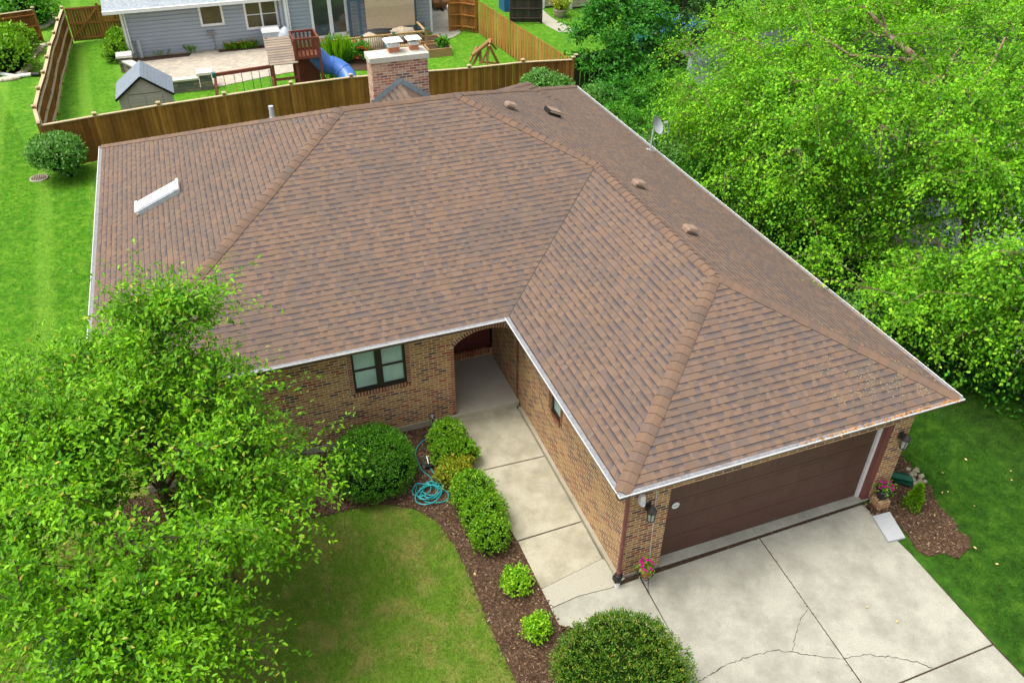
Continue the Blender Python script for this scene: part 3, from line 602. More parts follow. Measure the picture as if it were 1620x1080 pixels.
# walls
def wall(mb, ax, c, u0, u1, z0, z1, holes=(), dep=.12, sgn=-1):
    P = (lambda u, z, d=0: (u, c+d, z)) if ax == 'x' else (lambda u, z, d=0: (c+d, u, z))
    us = sorted({u0, u1}|{h[0] for h in holes}|{h[1] for h in holes}); zz = sorted({z0, z1}|{h[2] for h in holes}|{h[3] for h in holes})
    fl = (ax == 'x') == (sgn < 0)
    def q(*pp): mb.poly(*(pp if fl else pp[::-1]))
    for a, b in zip(us[:-1], us[1:]):
        for s, t in zip(zz[:-1], zz[1:]):
            if any(h[0] <= a and b <= h[1] and h[2] <= s and t <= h[3] for h in holes): continue
            q(P(a, s), P(b, s), P(b, t), P(a, t))
    for h in holes:
        d = -sgn*dep; a, b, s, t = h[:4]
        q(P(a, s), P(a, t), P(a, t, d), P(a, s, d)); q(P(b, s, d), P(b, t, d), P(b, t), P(b, s)); q(P(a, t), P(b, t), P(b, t, d), P(a, t, d)); q(P(a, s, d), P(b, s, d), P(b, s), P(a, s))
yF, xL, yG, xR = D+OV, OV, OV, W-OV
ZT, ZB = 2.975, .2
mb = MB()
# main front: west of the porch, with the window; the arch is cut as a fan
WX0, WX1, WZ0, WZ1 = -3.57, -2.34, 1.53, 2.66
AX0, AX1, SPR, CRN = -1.2, OV, 2.26, 2.58
wall(mb, 'x', yF, -A+OV, AX0, ZB, ZT, [(WX0, WX1, WZ0, WZ1)])
def arcz(x):
    hw = (AX1-AX0)/2; s = CRN-SPR; r = (hw*hw+s*s)/(2*s); xc = (AX0+AX1)/2; return CRN-r+math.sqrt(max(0, r*r-(x-xc)**2))
xs = np.linspace(AX0, AX1, 25)
for a, b in zip(xs[:-1], xs[1:]):
    mb.poly((a, yF, arcz(a)), (b, yF, arcz(b)), (b, yF, ZT), (a, yF, ZT)); mb.poly((a, yF, arcz(a)), (a, yF+.3, arcz(a)), (b, yF+.3, arcz(b)), (b, yF, arcz(b)))
    mb.poly((b, yF+.3, arcz(b)), (a, yF+.3, arcz(a)), (a, yF+.3, ZT), (b, yF+.3, ZT))
mb.poly((AX0, yF, ZB), (AX0, yF+.3, ZB), (AX0, yF+.3, SPR), (AX0, yF, SPR))   # west jamb
PB = 8.12
mb.poly((AX0-.25, PB, ZB), (AX0-.25, PB, ZT), (AX0-.25, yF+.3, ZT), (AX0-.25, yF+.3, ZB)); mb.poly((AX0-.25, yF+.3, ZB), (AX0-.25, yF+.3, ZT), (AX0, yF+.3, ZT), (AX0, yF+.3, ZB))
mb.poly((AX0-.25, PB, ZB), (OV, PB, ZB), (OV, PB, .42), (AX0-.25, PB, .42)); mb.poly((AX0-.25, PB+.2, ZT), (OV, PB+.2, ZT), (OV, PB+.2, .42), (AX0-.25, PB+.2, .42))
# garage west wall runs on as the porch side
wall(mb, 'y', xL, yG, PB, .13, ZT, [(3.58, 4.13, 1.5, 2.36)], .1)
# garage front piers, header
DX0, DX1, DZ = 1.33, 6.58, 2.28
wall(mb, 'x', yG, xL, DX0, .09, ZT); wall(mb, 'x', yG, DX1, xR, .09, ZT); wall(mb, 'x', yG, DX0, DX1, DZ, ZT)
mb.poly((DX0, yG, .09), (DX0, yG+.22, .09), (DX0, yG+.22, DZ), (DX0, yG, DZ)); mb.poly((DX1, yG+.22, .09), (DX1, yG, .09), (DX1, yG, DZ), (DX1, yG+.22, DZ))
wall(mb, 'y', xR, yG, D+M-OV, .09, ZT, sgn=1); wall(mb, 'x', D+M-OV, -A+OV, xR, .09, ZT, sgn=1); wall(mb, 'y', -A+OV, yF, D+M-OV, .09, ZT)
obj('wall', mb, 'brick', house)
mb = MB(); mb.poly((AX0-.25, yF+.3, 2.86), (AX0-.25, PB, 2.86), (OV, PB, 2.86), (OV, yF+.3, 2.86)); obj('porch_ceiling', mb, 'soffit_brown', house)
mb = MB(); mb.box((-A+OV-.02, yF-.018, -.05), (AX0-.26, yF+.1, ZB)); mb.box((xL-.075, yG-.02, -.05), (xL+.1, yF-.2, .128)); mb.box((xL+.1, yG-.02, -.05), (DX0, yG+.1, .088)); mb.box((DX1+.06, yG-.02, -.05), (xR+.02, yG+.1, .088)); mb.box((xR-.1, yG+.1, -.05), (xR+.02, D+M, .088)); mb.box((-A+OV-.02, yF+.1, -.05), (-A+OV+.1, D+M, .088))
obj('foundation', mb, 'foundation', house)
mb = MB(); mb.box((AX0-.255, yF-.06, -.05), (OV-.004, PB+.2, .178)); obj('porch_slab', mb, 'porch_concrete', house)
# trim bricks laid on end
mb = MB()
hw = (AX1-AX0)/2; s_ = CRN-SPR; rr = (hw*hw+s_*s_)/(2*s_); xc = (AX0+AX1)/2; zc = CRN-rr; th = math.asin(hw/rr)
ar = [(xc+math.sin(t)*(rr+q), zc+math.cos(t)*(rr+q)) for q in (.0, .118) for t in np.linspace(-th, th, 28)]
mb.add([(x, yF-.003, z) for x, z in ar], [[i, i+1, i+29, i+28] for i in range(27)]); obj('mortar_joint', mb, 'mortar', house)
for x0_, x1_, z0_, z1_ in ((WX0-.1, WX1+.1, WZ0-.106, WZ0), (WX0-.1, WX0, WZ0, ZT-.02), (WX1, WX1+.1, WZ0, ZT-.02), (AX0-.092, AX0+.0, ZB+.01, SPR)):
    mb = MB(); mb.box((x0_, yF-.003, z0_), (x1_, yF+.02, z1_)); obj('mortar_joint', mb, 'mortar', house)
def tb(c, ax, ay, az): mb.obox(c, ax, ay, az)
mb = MB()
hw = (AX1-AX0)/2; s_ = CRN-SPR; rr = (hw*hw+s_*s_)/(2*s_); xc = (AX0+AX1)/2; zc = CRN-rr; th = math.asin(hw/rr); nb_ = 27
for i in range(nb_):
    t = -th+2*th*(i+.5)/nb_; r_ = V(math.sin(t), 0, math.cos(t)); q = V(math.cos(t), 0, -math.sin(t)); tb(V(xc, yF+.045, zc)+r_*(rr+.055), q*(th*rr/nb_-.009), V(0, .053, 0), r_*.05)
obj('arch_trim', mb, 'loose', house)
for x_, w_, y_ in ((AX0-.045, .046, .05), (OV-.002, .012, .06)):
    mb = MB()
    for z in np.arange(ZB+.04, SPR-.03, .072): tb((x_, yF+y_, z), V(w_, 0, 0), V(0, .058, 0), V(0, 0, .027))
    obj('jamb_trim', mb, 'loose', house)
mb = MB()
for x in np.arange(WX0-.02, WX1+.05, .072): tb((x, yF+.03, WZ0-.05), V(.027, 0, 0), V(0, .045, 0), V(0, .0, .05))
obj('sill_trim', mb, 'loose', house)
for xx in (WX0-.05, WX1+.05):
    mb = MB()
    for z in np.arange(WZ0-.02, ZT-.04, .072): tb((xx, yF+.03, z), V(.046, 0, 0), V(0, .04, 0), V(0, 0, .027))
    obj('jamb_trim', mb, 'loose', house)
mb = MB()
for x in np.arange(AX0-.2, OV-.03, .072): tb((x, PB+.04, .36), V(.026, 0, 0), V(0, .05, 0), V(0, 0, .095))
obj('sill_trim', mb, 'loose', house); mb = MB()
for y in np.arange(3.6, 4.15, .072): tb((xL+.02, y, 1.45), V(.035, 0, 0), V(0, .03, 0), V(0, 0, .05))
obj('sill_trim', mb, 'loose', house)
for yy in (3.53, 4.18):
    mb = MB()
    for z in np.arange(1.53, 2.45, .072): tb((xL+.02, yy, z), V(.03, 0, 0), V(0, .048, 0), V(0, 0, .029))
    obj('jamb_trim', mb, 'loose', house)
mb = MB(); mb.box((WX0-.112, yF-.006, WZ0-.1), (WX0-.1, yF+.03, ZT)); obj('sealant_joint', mb, 'canopy_tan', house); mb = MB(); mb.box((WX1+.1, yF-.006, WZ0-.1), (WX1+.112, yF+.03, ZT)); obj('sealant_joint', mb, 'canopy_tan', house)
# front window
mb = MB(); y0 = yF+.03; y1 = yF+.1
mb.box((WX0, y0, WZ1-.05), (WX1, y1, WZ1)); mb.box((WX0, y0-.02, WZ0), (WX1, y1, WZ0+.055)); mb.box((WX0, y0, WZ0+.055), (WX0+.055, y1, WZ1-.05)); mb.box((WX1-.055, y0, WZ0+.055), (WX1, y1, WZ1-.05)); xm = (WX0+WX1)/2; mb.box((xm-.075, y0-.005, WZ0+.055), (xm+.075, y1, WZ1-.05))
win = obj('window', mb, 'bronze', house)
zm = (WZ0+WZ1)/2+.02
for a, b in ((WX0+.057, xm-.077), (xm+.077, WX1-.057)):
    mb = MB(); mb.box((a, y0+.012, zm-.02), (b, y1-.01, zm+.02)); obj('sash_rail', mb, 'bronze', win); mb = MB(); mb.box((a, y0+.02, WZ0+.057), (b, y1-.01, WZ0+.09)); obj('sash_rail', mb, 'bronze', win)
    mb = MB(); mb.poly((a, y0+.05, zm), (b, y0+.05, zm), (b, y0+.05, WZ1-.05), (a, y0+.05, WZ1-.05)); mb.poly((a, y0+.04, WZ0+.06), (b, y0+.04, WZ0+.06), (b, y0+.04, zm), (a, y0+.04, zm)); obj('pane', mb, 'blind_glass', win)
# garage side window
mb = MB()
for a, b in (((xL+.04, 3.58, 1.5), (xL+.09, 4.13, 1.55)), ((xL+.04, 3.58, 2.31), (xL+.09, 4.13, 2.36)), ((xL+.04, 3.58, 1.55), (xL+.09, 3.63, 2.31)), ((xL+.04, 4.08, 1.55), (xL+.09, 4.13, 2.31)), ((xL+.045, 3.63, 1.91), (xL+.085, 4.08, 1.95))): mb.box(a, b)
w2 = obj('window', mb, 'bronze', house); mb = MB(); mb.poly((xL+.07, 4.08, 1.55), (xL+.07, 3.63, 1.55), (xL+.07, 3.63, 2.31), (xL+.07, 4.08, 2.31)); obj('pane', mb, 'blind_glass', w2)
# entry panels at the back of the porch
mb = MB(); mb.box((AX0-.25, PB+.1, .46), (OV, PB+.16, .56)); mb.box((AX0-.25, PB+.1, 2.7), (OV, PB+.16, ZT))
for x in (AX0-.2, -.42, -.34, OV-.06): mb.box((x-.035, PB+.09, .56), (x+.035, PB+.16, 2.7))
dr = obj('entry_frame', mb, 'porch_maroon', house)
for a, b in ((AX0-.16, -.46), (-.3, OV-.1)):
    mb = MB(); mb.box((a, PB+.115, .56), (b, PB+.15, 2.7)); mb.box((a+.1, PB+.1, .68), (b-.1, PB+.115, 1.5)); mb.box((a+.1, PB+.1, 1.62), (b-.1, PB+.115, 2.55)); obj('entry_panel', mb, 'porch_maroon', dr)
# garage door
GD0, GD1, gyd = 1.37, 6.36, yG+.19
mb = MB(); mb.box((GD0, gyd, .05), (GD1, gyd+.05, 2.2))
pw = (GD1-GD0)/8; ph = 2.15/4
for r_ in range(4):
    for c_ in range(8):
        a, b, s, t = GD0+c_*pw+.07, GD0+(c_+1)*pw-.07, .05+r_*ph+.09, .05+(r_+1)*ph-.09
        k = .018; mb.add([(a, gyd-.001, s), (b, gyd-.001, s), (b, gyd-.001, t), (a, gyd-.001, t), (a+k, gyd-.009, s+k), (b-k, gyd-.009, s+k), (b-k, gyd-.009, t-k), (a+k, gyd-.009, t-k)], [[0, 1, 5, 4], [1, 2, 6, 5], [2, 3, 7, 6], [3, 0, 4, 7]])
        k2 = .04; mb.add([(a+k, gyd-.009, s+k), (b-k, gyd-.009, s+k), (b-k, gyd-.009, t-k), (a+k, gyd-.009, t-k), (a+k2, gyd-.004, s+k2), (b-k2, gyd-.004, s+k2), (b-k2, gyd-.004, t-k2), (a+k2, gyd-.004, t-k2)], [[0, 1, 5, 4], [1, 2, 6, 5], [2, 3, 7, 6], [3, 0, 4, 7], [4, 5, 6, 7]])
    if r_: mb.box((GD0, gyd-.006, .05+r_*ph-.006), (GD1, gyd-.001, .05+r_*ph+.002))
gd = obj('garage_door', mb, 'door_brown', house)
q = gy(1068, 798, gyd); mb = MB(); mb.tube([(q[0], gyd-.016, q[2]), (q[0], gyd-.026, q[2])], .085, 18); st_ = obj('sticker', mb, 'white', gd); mb = MB(); mb.box((q[0]-.06, gyd-.03, q[2]-.018), (q[0]+.06, gyd-.0265, q[2]+.018)); obj('sticker_band', mb, 'galv', st_)
mb = MB(); mb.box((GD1+.002, gyd-.06, .05), (GD1+.075, gyd+.05, 2.24)); mb.box((GD0-.03, gyd-.05, .05), (GD0-.002, gyd+.05, 2.24)); mb.box((GD0-.03, gyd-.03, 2.2), (GD1+.075, gyd+.05, 2.243)); obj('door_jamb', mb, 'white_metal', house)
mb = MB(); mb.box((GD1+.077, yG+.02, .05), (DX1-.002, gyd+.05, DZ-.003)); mb.box((GD0-.03, yG+.02, 2.246), (GD1+.075, gyd+.05, DZ-.003)); obj('door_casing', mb, 'maroon', house)
# lanterns, floodlight sensor, cable, downspout
def lantern(x, z):
    mb = MB(); y = yG; mb.box((x-.055, y-.03, z-.05), (x+.055, y-.002, z+.13)); mb.tube([(x, y-.03, z+.08), (x, y-.09, z+.14), (x, y-.16, z+.12)], .014, 6)
    mb.lathe((x, y-.16, z), [(.008, .2), (.03, .17), (.05, .13), (.085, .095), (.1, .05), (.1, .035)], 12); mb.lathe((x, y-.16, z), [(.07, -.2), (.078, -.19), (.078, -.175), (.03, -.17)], 12)
    for t in range(6): c_, s_ = math.cos(t*math.pi/3), math.sin(t*math.pi/3); mb.bar((x+.092*c_, y-.16+.092*s_, z+.04), (x+.07*c_, y-.16+.07*s_, z-.19), .012, .012)
    o = obj('wall_lantern', mb, 'lamp_metal', house); mb = MB(); mb.lathe((x, y-.16, z), [(.064, -.18), (.084, .03)], 12); obj('lamp_glass', mb, 'lamp_glass', o)
lantern(.86, 1.96); lantern(6.82, 1.88)
mb = MB(); mb.box((.62, yG-.1, 2.2), (.74, yG-.002, 2.4), .012); mb.blob((.68, yG-.1, 2.2), (.05, .05, .05), 1, .02); obj('motion_sensor', mb, 'white', house)
mb = MB(); mb.tube([(1.0, yG-.012, 2.5), (1.03, yG-.012, 1.5), (1.1, yG-.012, .1)], .007, 5); obj('cable', mb, 'white', house)
mb = MB(); dx, dy = .3, .3
mb.tube([(dx-.12, dy-.18, 2.95), (dx-.1, dy-.14, 2.86), (dx+.03, dy-.0, 2.55), (dx+.035, dy, 2.3), (dx+.035, dy, .34)], .042, 10); mb.lathe((dx+.035, dy, 1.2), [(.042, 0), (.05, .002), (.05, .03), (.042, .032)], 10); mb.lathe((dx+.035, dy, .42), [(.042, 0), (.052, .002), (.052, .03), (.042, .032)], 10)
ds = obj('downspout', mb, 'maroon', house); mb = MB(); mb.lathe((dx+.035, dy, .14), [(.06, 0), (.075, .08), (.085, .2), (.06, .21)], 8); mb.box((dx-.07, dy-.08, .2), (dx+.0, dy+.05, .31)); obj('downspout_boot', mb, 'black', ds); mb = MB(); mb.tube([(dx+.03, dy, .15), (dx+.02, dy-.02, .02)], .055, 12); obj('drain_pipe', mb, 'white', ds)
q = gy(682, 652, yF); mb = MB(); mb.tube([(q[0], yF, .36), (q[0], yF-.09, .36), (q[0], yF-.11, .32)], .018, 8); mb.lathe((q[0], yF-.07, .39), [(.035, 0), (.035, .012), (.01, .014)], 8); obj('faucet', mb, 'galv', house)
# skylight on the west slope
def on_slope(P0, n_, up): return P0+n_*up
nLs = nL if nL[2] > 0 else -nL; dn = nrm(V(-1, 0, -p)); ac = V(0, 1, 0); sc_ = V(-7.06, 12.86, He+p*1.71)
mb = MB(); mb.obox(sc_+nLs*.05, dn*.6, ac*.3, nLs*.07); sk = obj('skylight', mb, 'galv', house); mb = MB(); mb.obox(sc_+nLs*.135, dn*.56, ac*.25, nLs*.008); obj('glass', mb, 'skylight_glass', sk); mb = MB(); mb.obox(sc_+nLs*.12-dn*.6, dn*.03, ac*.32, nLs*.03); obj('skylight_frame', mb, 'white_metal', sk); mb = MB(); mb.obox(sc_+nLs*.1+dn*.61, dn*.03, ac*.32, nLs*.05); obj('skylight_frame', mb, 'white_metal', sk)
# roof vents on the east slope
nR = nRt if nRt[2] > 0 else -nRt; dR = nrm(V(1, 0, -p))
def vent(x, y, mat, s=1.0):
    c = V(x, y, He+p*(W-x)); mb = MB(); mb.obox(c+nR*.06, dR*.16*s, ac*.16*s, nR*.04); h = c+nR*.09+dR*.04
    mb.add([h-dR*.2*s-ac*.21*s, h+dR*.22*s-ac*.21*s, h+dR*.22*s+ac*.21*s, h-dR*.2*s+ac*.21*s, h-dR*.16*s-ac*.17*s+nR*.06, h+dR*.17*s-ac*.17*s+nR*.075, h+dR*.17*s+ac*.17*s+nR*.075, h-dR*.16*s+ac*.17*s+nR*.06], [[3, 2, 1, 0], [4, 5, 6, 7], [0, 1, 5, 4], [1, 2, 6, 5], [2, 3, 7, 6], [3, 0, 4, 7]])
    return obj('roof_vent', mb, mat, house)
vent(2.5, 12.5, 'vent_tan', .72); vent(4.46, 8.35, 'vent_tan', .72); vent(4.47, 5.8, 'vent_tan', .72); o = vent(4.18, 13.35, 'vent_tan', 1.05)
c = V(4.18, 13.35, He+p*(W-4.18)); mb = MB(); mb.obox(c+nR*.08+dR*.02-ac*.0, dR*.21, ac*.2, nR*.06); obj('vent_body', mb, 'vent_black', o)
pp = gy(431, 184, 14.4); mb = MB(); mb.tube([(pp[0], 14.4, 4.9), (pp[0], 14.4, pp[2]+.29)], .07, 12); mb.lathe((pp[0], 14.4, 0), [(.16, 4.9), (.09, 5.02), (.075, 5.06)], 12); obj('vent_pipe', mb, 'galv', house)
# satellite dish by the east eave
b = V(7.22, 12.55, He+p*.26); mb = MB(); hd = b+V(.1, .05, .75)
mb.obox(b+nR*.01, dR*.12, ac*.06, nR*.01); mb.tube([b+nR*.02, b+V(.02, 0, .12), b+V(.06, .05, .42), hd], .024, 8); mb.tube([b+V(.25, .1, .02), b+V(.06, .04, .4)], .012, 6)
ds_ = obj('satellite_dish', mb, 'galv', house)
fd = nrm(V(.42, -.72, .48)); ra = nrm(np.cross(fd, V(0, 0, 1))); rb = np.cross(ra, fd); mb = MB(); rings = []
for i in range(7):
    r_ = i/6; rings += [hd+fd*(.03+.1*r_*r_)+(ra*math.cos(t)*.25+rb*math.sin(t)*.28)*r_ for t in np.linspace(0, 2*math.pi, 20, endpoint=False)]
mb.add(rings, [[i*20+j, i*20+(j+1) % 20, (i+1)*20+(j+1) % 20, (i+1)*20+j] for i in range(6) for j in range(20)], True); obj('reflector', mb, 'dish_grey', ds_)
mb = MB(); mb.tube([hd-rb*.3+fd*.1, hd-rb*.28+fd*.42, hd+fd*.46-rb*.04], .012, 6); mb.obox(hd+fd*.44, fd*.05, ra*.03, rb*.03); obj('receiver_arm', mb, 'galv', ds_)
# chimney
mb = MB(); cx0, cx1, cy0, cy1, ct = -.97, .64, 14.0, 14.62, 6.33
for a, b in (((cx0, cy0), (cx1, cy0)), ((cx1, cy0), (cx1, cy1)), ((cx1, cy1), (cx0, cy1)), ((cx0, cy1), (cx0, cy0))): mb.poly((a[0], a[1], 4.3), (b[0], b[1], 4.3), (b[0], b[1], ct), (a[0], a[1], ct))
ch = obj('chimney', mb, 'chimney_brick', house)
mb = MB(); mb.box((cx0-.04, cy0-.04, ct), (cx1+.04, cy1+.04, ct+.14)); mb.add([(cx0-.04, cy0-.04, ct+.14), (cx1+.04, cy0-.04, ct+.14), (cx1+.04, cy1+.04, ct+.14), (cx0-.04, cy1+.04, ct+.14), (cx0+.3, cy0+.25, ct+.19), (cx1-.3, cy0+.25, ct+.19), (cx1-.3, cy1-.25, ct+.19), (cx0+.3, cy1-.25, ct+.19)], [[0, 1, 5, 4], [1, 2, 6, 5], [2, 3, 7, 6], [3, 0, 4, 7], [4, 5, 6, 7]]); obj('chimney_cap', mb, 'cap_stone', ch)
for fx, s in ((-.25, 1.0), (.33, .82)):
    fy = cy0+.3; z = ct+.15; r_ = .15*s; mb = MB(); mb.box((fx-r_, fy-r_*.8, z), (fx+r_, fy+r_*.8, z+.17)); fl = obj('flue', mb, 'flue_clay', ch)
    mb = MB(); mb.box((fx-r_*1.08, fy-r_*.88, z+.17), (fx+r_*1.08, fy+r_*.88, z+.185))
    for a in (-1, 1):
        for b in (-1, 1): mb.bar((fx+a*r_, fy+b*r_*.8, z+.18), (fx+a*r_, fy+b*r_*.8, z+.33), .015, .015)
    for t in np.linspace(-.8, .8, 9): mb.bar((fx+t*r_, fy-r_*.8, z+.18), (fx+t*r_, fy-r_*.8, z+.33), .004, .004); mb.bar((fx+t*r_, fy+r_*.8, z+.18), (fx+t*r_, fy+r_*.8, z+.33), .004, .004)
    mb.add([(fx-r_*1.7, fy-r_*1.5, z+.33), (fx+r_*1.7, fy-r_*1.5, z+.33), (fx+r_*1.7, fy+r_*1.5, z+.33), (fx-r_*1.7, fy+r_*1.5, z+.33), (fx-r_*1.3, fy-r_*1.1, z+.37), (fx+r_*1.3, fy-r_*1.1, z+.37), (fx+r_*1.3, fy+r_*1.1, z+.37), (fx-r_*1.3, fy+r_*1.1, z+.37)], [[3, 2, 1, 0], [4, 5, 6, 7], [0, 1, 5, 4], [1, 2, 6, 5], [2, 3, 7, 6], [3, 0, 4, 7]]); obj('flue_cap', mb, 'galv' if False else 'white_metal', fl)
mb = MB()
for sgn in (-1, 1):
    for i in range(7):
        t = i/7; cpt = cA+(V(sgn*.86, 0, -.6))*t; q = cpt+V(sgn*.86/7, 0, -.6/7); top = cpt[2]+.14
        mb.poly((cpt[0], cy0-.004-.001*i, cpt[2]-.02), (q[0], cy0-.004-.001*i, q[2]-.02), (q[0], cy0-.004-.001*i, top), (cpt[0], cy0-.004-.001*i, top))
obj('step_flashing', mb, 'flash_blue', ch)

# ================================================================== FENCES
def fence(name, label, pts, h, mat, cap, face=1, rails=True, bw=.165, capmat='fence_cap', railside=-1, posts=True):
    """board fence along pts; boards overlap in two layers; rails on one side; capped posts"""
    o = thing(name, label, 'fence', (pts[0][0], pts[0][1], 0))
    for a, b in zip(pts[:-1], pts[1:]):
        a, b = V(a[0], a[1], 0), V(b[0], b[1], 0); d = nrm(b-a); nn = V(-d[1], d[0], 0); Ln = np.linalg.norm(b-a); k = max(1, int(round(Ln/bw))); st = Ln/k
        mb = MB()
        for i in range(k):
            c = a+d*(i+.5)*st; off = .024*(1 if i % 2 else -1); w_ = st*(.4 if i % 2 == 0 else .62)
            hh = h-.03+rng.uniform(-.006, .006); mb.obox(c+nn*off+V(0, 0, hh/2+.03), d*w_, nn*.009, V(0, 0, hh/2-.03))
        obj('board_panel', mb, mat, o)
        if rails:
            for z in (.3, h*.52, h-.22):
                mb = MB(); mb.bar(a+nn*railside*.065+V(0, 0, z), b+nn*railside*.065+V(0, 0, z), .09, .05); obj('rail', mb, capmat if railside > 0 else mat, o)
        if cap: mb = MB(); mb.bar(a+V(0, 0, h), b+V(0, 0, h), .13, .035); obj('cap_rail', mb, capmat, o)
    if posts:
        for q in pts:
            mb = MB(); mb.box((q[0]-.055, q[1]-.055, 0), (q[0]+.055, q[1]+.055, h+.1)); po = obj('post', mb, mat, o)
            mb = MB(); mb.box((q[0]-.085, q[1]-.085, h+.1), (q[0]+.085, q[1]+.085, h+.135)); mb.add([(q[0]-.07, q[1]-.07, h+.135), (q[0]+.07, q[1]-.07, h+.135), (q[0]+.07, q[1]+.07, h+.135), (q[0]-.07, q[1]+.07, h+.135), (q[0], q[1], h+.18)], [[0, 1, 4], [1, 2, 4], [2, 3, 4], [3, 0, 4]]); obj('post_cap', mb, 'fence_cap', po)
    return o
BF = [(-11.4, 24.95), (-9.5, 25.3), (-7.2, 25.65), (-4.7, 25.9), (-2.0, 26.25), (.52, 26.35), (3.05, 26.1), (5.6, 25.8), (8.1, 25.75), (10.35, 25.35)]
fence('board_fence', 'long brown board fence with capped posts right behind the brick house', BF, 1.8, 'fence_brown', True, rails=False)
LF = [(-11.4, 24.96)]+[tuple(gz(u/3.6, v/3.6, 1.9)[:2]) for u, v in ((190, 605), (215, 500), (245, 408), (265, 322), (280, 248), (305, 183), (325, 108), (340, 42))]
fence('board_fence', 'brown side fence showing its pale rails, left of the grey shed', LF[:-1]+[(-11.5, 41.6)], 1.8, 'fence_brown', True, railside=-1)
for o in [x for x in C.objects if x.get('label', '').startswith('brown side fence')]:
    for ch in o.children:
        if ch.name.startswith('rail'): ch.data.materials[0] = MAT['fence_cap']
gt = thing('wooden_gate', 'brown wooden gate with a diagonal brace beside the grey house', 'gate', (-10.2, 41.7, 0))
mb = MB(); k = 20
for i in range(k): x = -11.4+2.8*(i+.5)/k; mb.obox(V(x, 41.75, .95), V(.065, 0, 0), V(0, .01, 0), V(0, 0, .85))
obj('board_panel', mb, 'fence_brown', gt); mb = MB()
for z in (.25, 1.0, 1.72): mb.bar((-11.4, 41.7, z), (-8.6, 41.7, z), .05, .1)
obj('rail', mb, 'fence_brown', gt); mb = MB(); mb.bar((-11.3, 41.67, .3), (-9.9, 41.67, 1.7), .05, .1); obj('diagonal_brace', mb, 'fence_brown', gt)
mb = MB(); mb.box((-9.9, 41.66, 0), (-9.78, 41.78, 1.95)); obj('post', mb, 'fence_brown', gt)
RF = [(10.35, 25.4), (10.15, 28.0), (9.95, 30.5), (9.78, 33.0), (9.6, 35.5), (9.5, 38), (9.45, 41)]
fence('board_fence', 'light orange cedar fence running away between two back yards', RF, 1.8, 'fence_cedar', False, rails=False, posts=False)
a = gz(752, 2, 1.75); fence('board_fence', 'short brown fence and gate at the far end of the cedar fence', [tuple(gz(710, 0, 1.7)[:2]), tuple(gz(728, -1, 1.7)[:2]), (9.42, 36.4)], 1.75, 'fence_brown', False, railside=-1)
fence('board_fence', 'brown fence panel with one post behind the garden bushes at far left', [(-17, 41.7), (-14.9, 42.1), (-13.0, 42.6)], 1.65, 'fence_brown', True)
fence('board_fence', 'weathered dark fence in the shade under the dark trees', [(10.6, 25.6), (13.0, 26.6), (15.5, 27.2), (18.5, 27.6)], 1.8, 'fence_old', False, rails=False)
fence('board_fence', 'dark brown gate fence beside the beige house at the top edge', [tuple(gz(808, -6, 1.5)[:2]), tuple(gz(857, -6, 1.5)[:2])], 1.6, 'fence_old', False)

# ================================================================== GREY HOUSE BEYOND THE FENCE
nh = thing('grey_house', 'grey sided house with white window frames beyond the back fence', 'house', (-1, 40, 0))
yA, yB = 38.0, 37.3
def siding(mb, x0, x1, y, z0, z1, st=.19):
    z = z0; q = y-.03
    while z < z1-.001:
        t = min(z+st, z1); m_ = t-.055; mb.poly((x0, q, z), (x1, q, z), (x1, q, m_), (x0, q, m_)); mb.poly((x0, y, z), (x1, y, z), (x1, q, z), (x0, q, z)); mb.poly((x0, q, m_), (x1, q, m_), (x1, y, m_+.012), (x0, y, m_+.012)); mb.poly((x0, y, m_+.012), (x1, y, m_+.012), (x1, y, t), (x0, y, t)); z = t
mb = MB(); siding(mb, -8.6, -.75, yA, .1, 2.6); siding(mb, -.75, 7.15, yB, .25, 3.3)
mb.poly((-.75, yB, 0), (-.75, yA, 0), (-.75, yA, 3), (-.75, yB, 3)); mb.poly((-8.6, yA, 0), (-8.6, yA, 2.6), (-8.6, 48, 2.6), (-8.6, 48, 0)); mb.poly((7.15, yB, 0), (7.15, 48, 0), (7.15, 48, 3.3), (7.15, yB, 3.3)); mb.poly((-8.6, 48, 0), (-8.6, 48, 2.6), (7.15, 48, 2.6), (7.15, 48, 0))
obj('wall', mb, 'siding_grey', nh)
mb = MB(); mb.box((-8.62, yA-.03, -.05), (-.74, yA+.1, .1)); mb.box((-.77, yB-.03, -.05), (7.16, yB+.1, .25)); obj('foundation', mb, 'foundation', nh)
mb = MB(); mb.poly((-9.3, 37.4, 2.52), (-.4, 37.4, 2.52), (-.4, 43, 4.6), (-9.3, 43, 4.6)); mb.poly((-9.3, 43, 4.6), (-.4, 43, 4.6), (-.4, 48.6, 2.52), (-9.3, 48.6, 2.52)); mb.poly((-1.2, 36.8, 3.32), (7.7, 36.8, 3.32), (7.7, 42.6, 5.4), (-1.2, 42.6, 5.4)); mb.poly((-1.2, 42.6, 5.4), (7.7, 42.6, 5.4), (7.7, 48.6, 3.32), (-1.2, 48.6, 3.32)); obj('roof', mb, 'roof_grey', nh)
mb = MB(); mb.box((-9.3, 37.28, 2.38), (-.4, 37.4, 2.54)); mb.box((-9.32, 37.4, 2.38), (-9.28, 43, 2.5)); mb.poly((-9.3, 37.4, 2.38), (-9.3, 38, 2.38), (-.4, 38, 2.38), (-.4, 37.4, 2.38)); obj('gutter', mb, 'white_metal', nh)
for x, y, z1 in ((-8.6, yA, 2.4), (-.85, yA, 2.4), (-.68, yB, 3.3), (7.08, yB, 3.3)):
    mb = MB(); mb.box((x-.02, y-.05, 0.05), (x+.1, y+.02, z1)); obj('corner_trim', mb, 'white_metal', nh)
for x in (-8.42, -.52):
    mb = MB(); y = (yA if x < -1 else yB)-.08; mb.box((x-.035, y-.05, .3), (x+.035, y+.03, 2.5)); obj('downspout', mb, 'white_metal', nh)
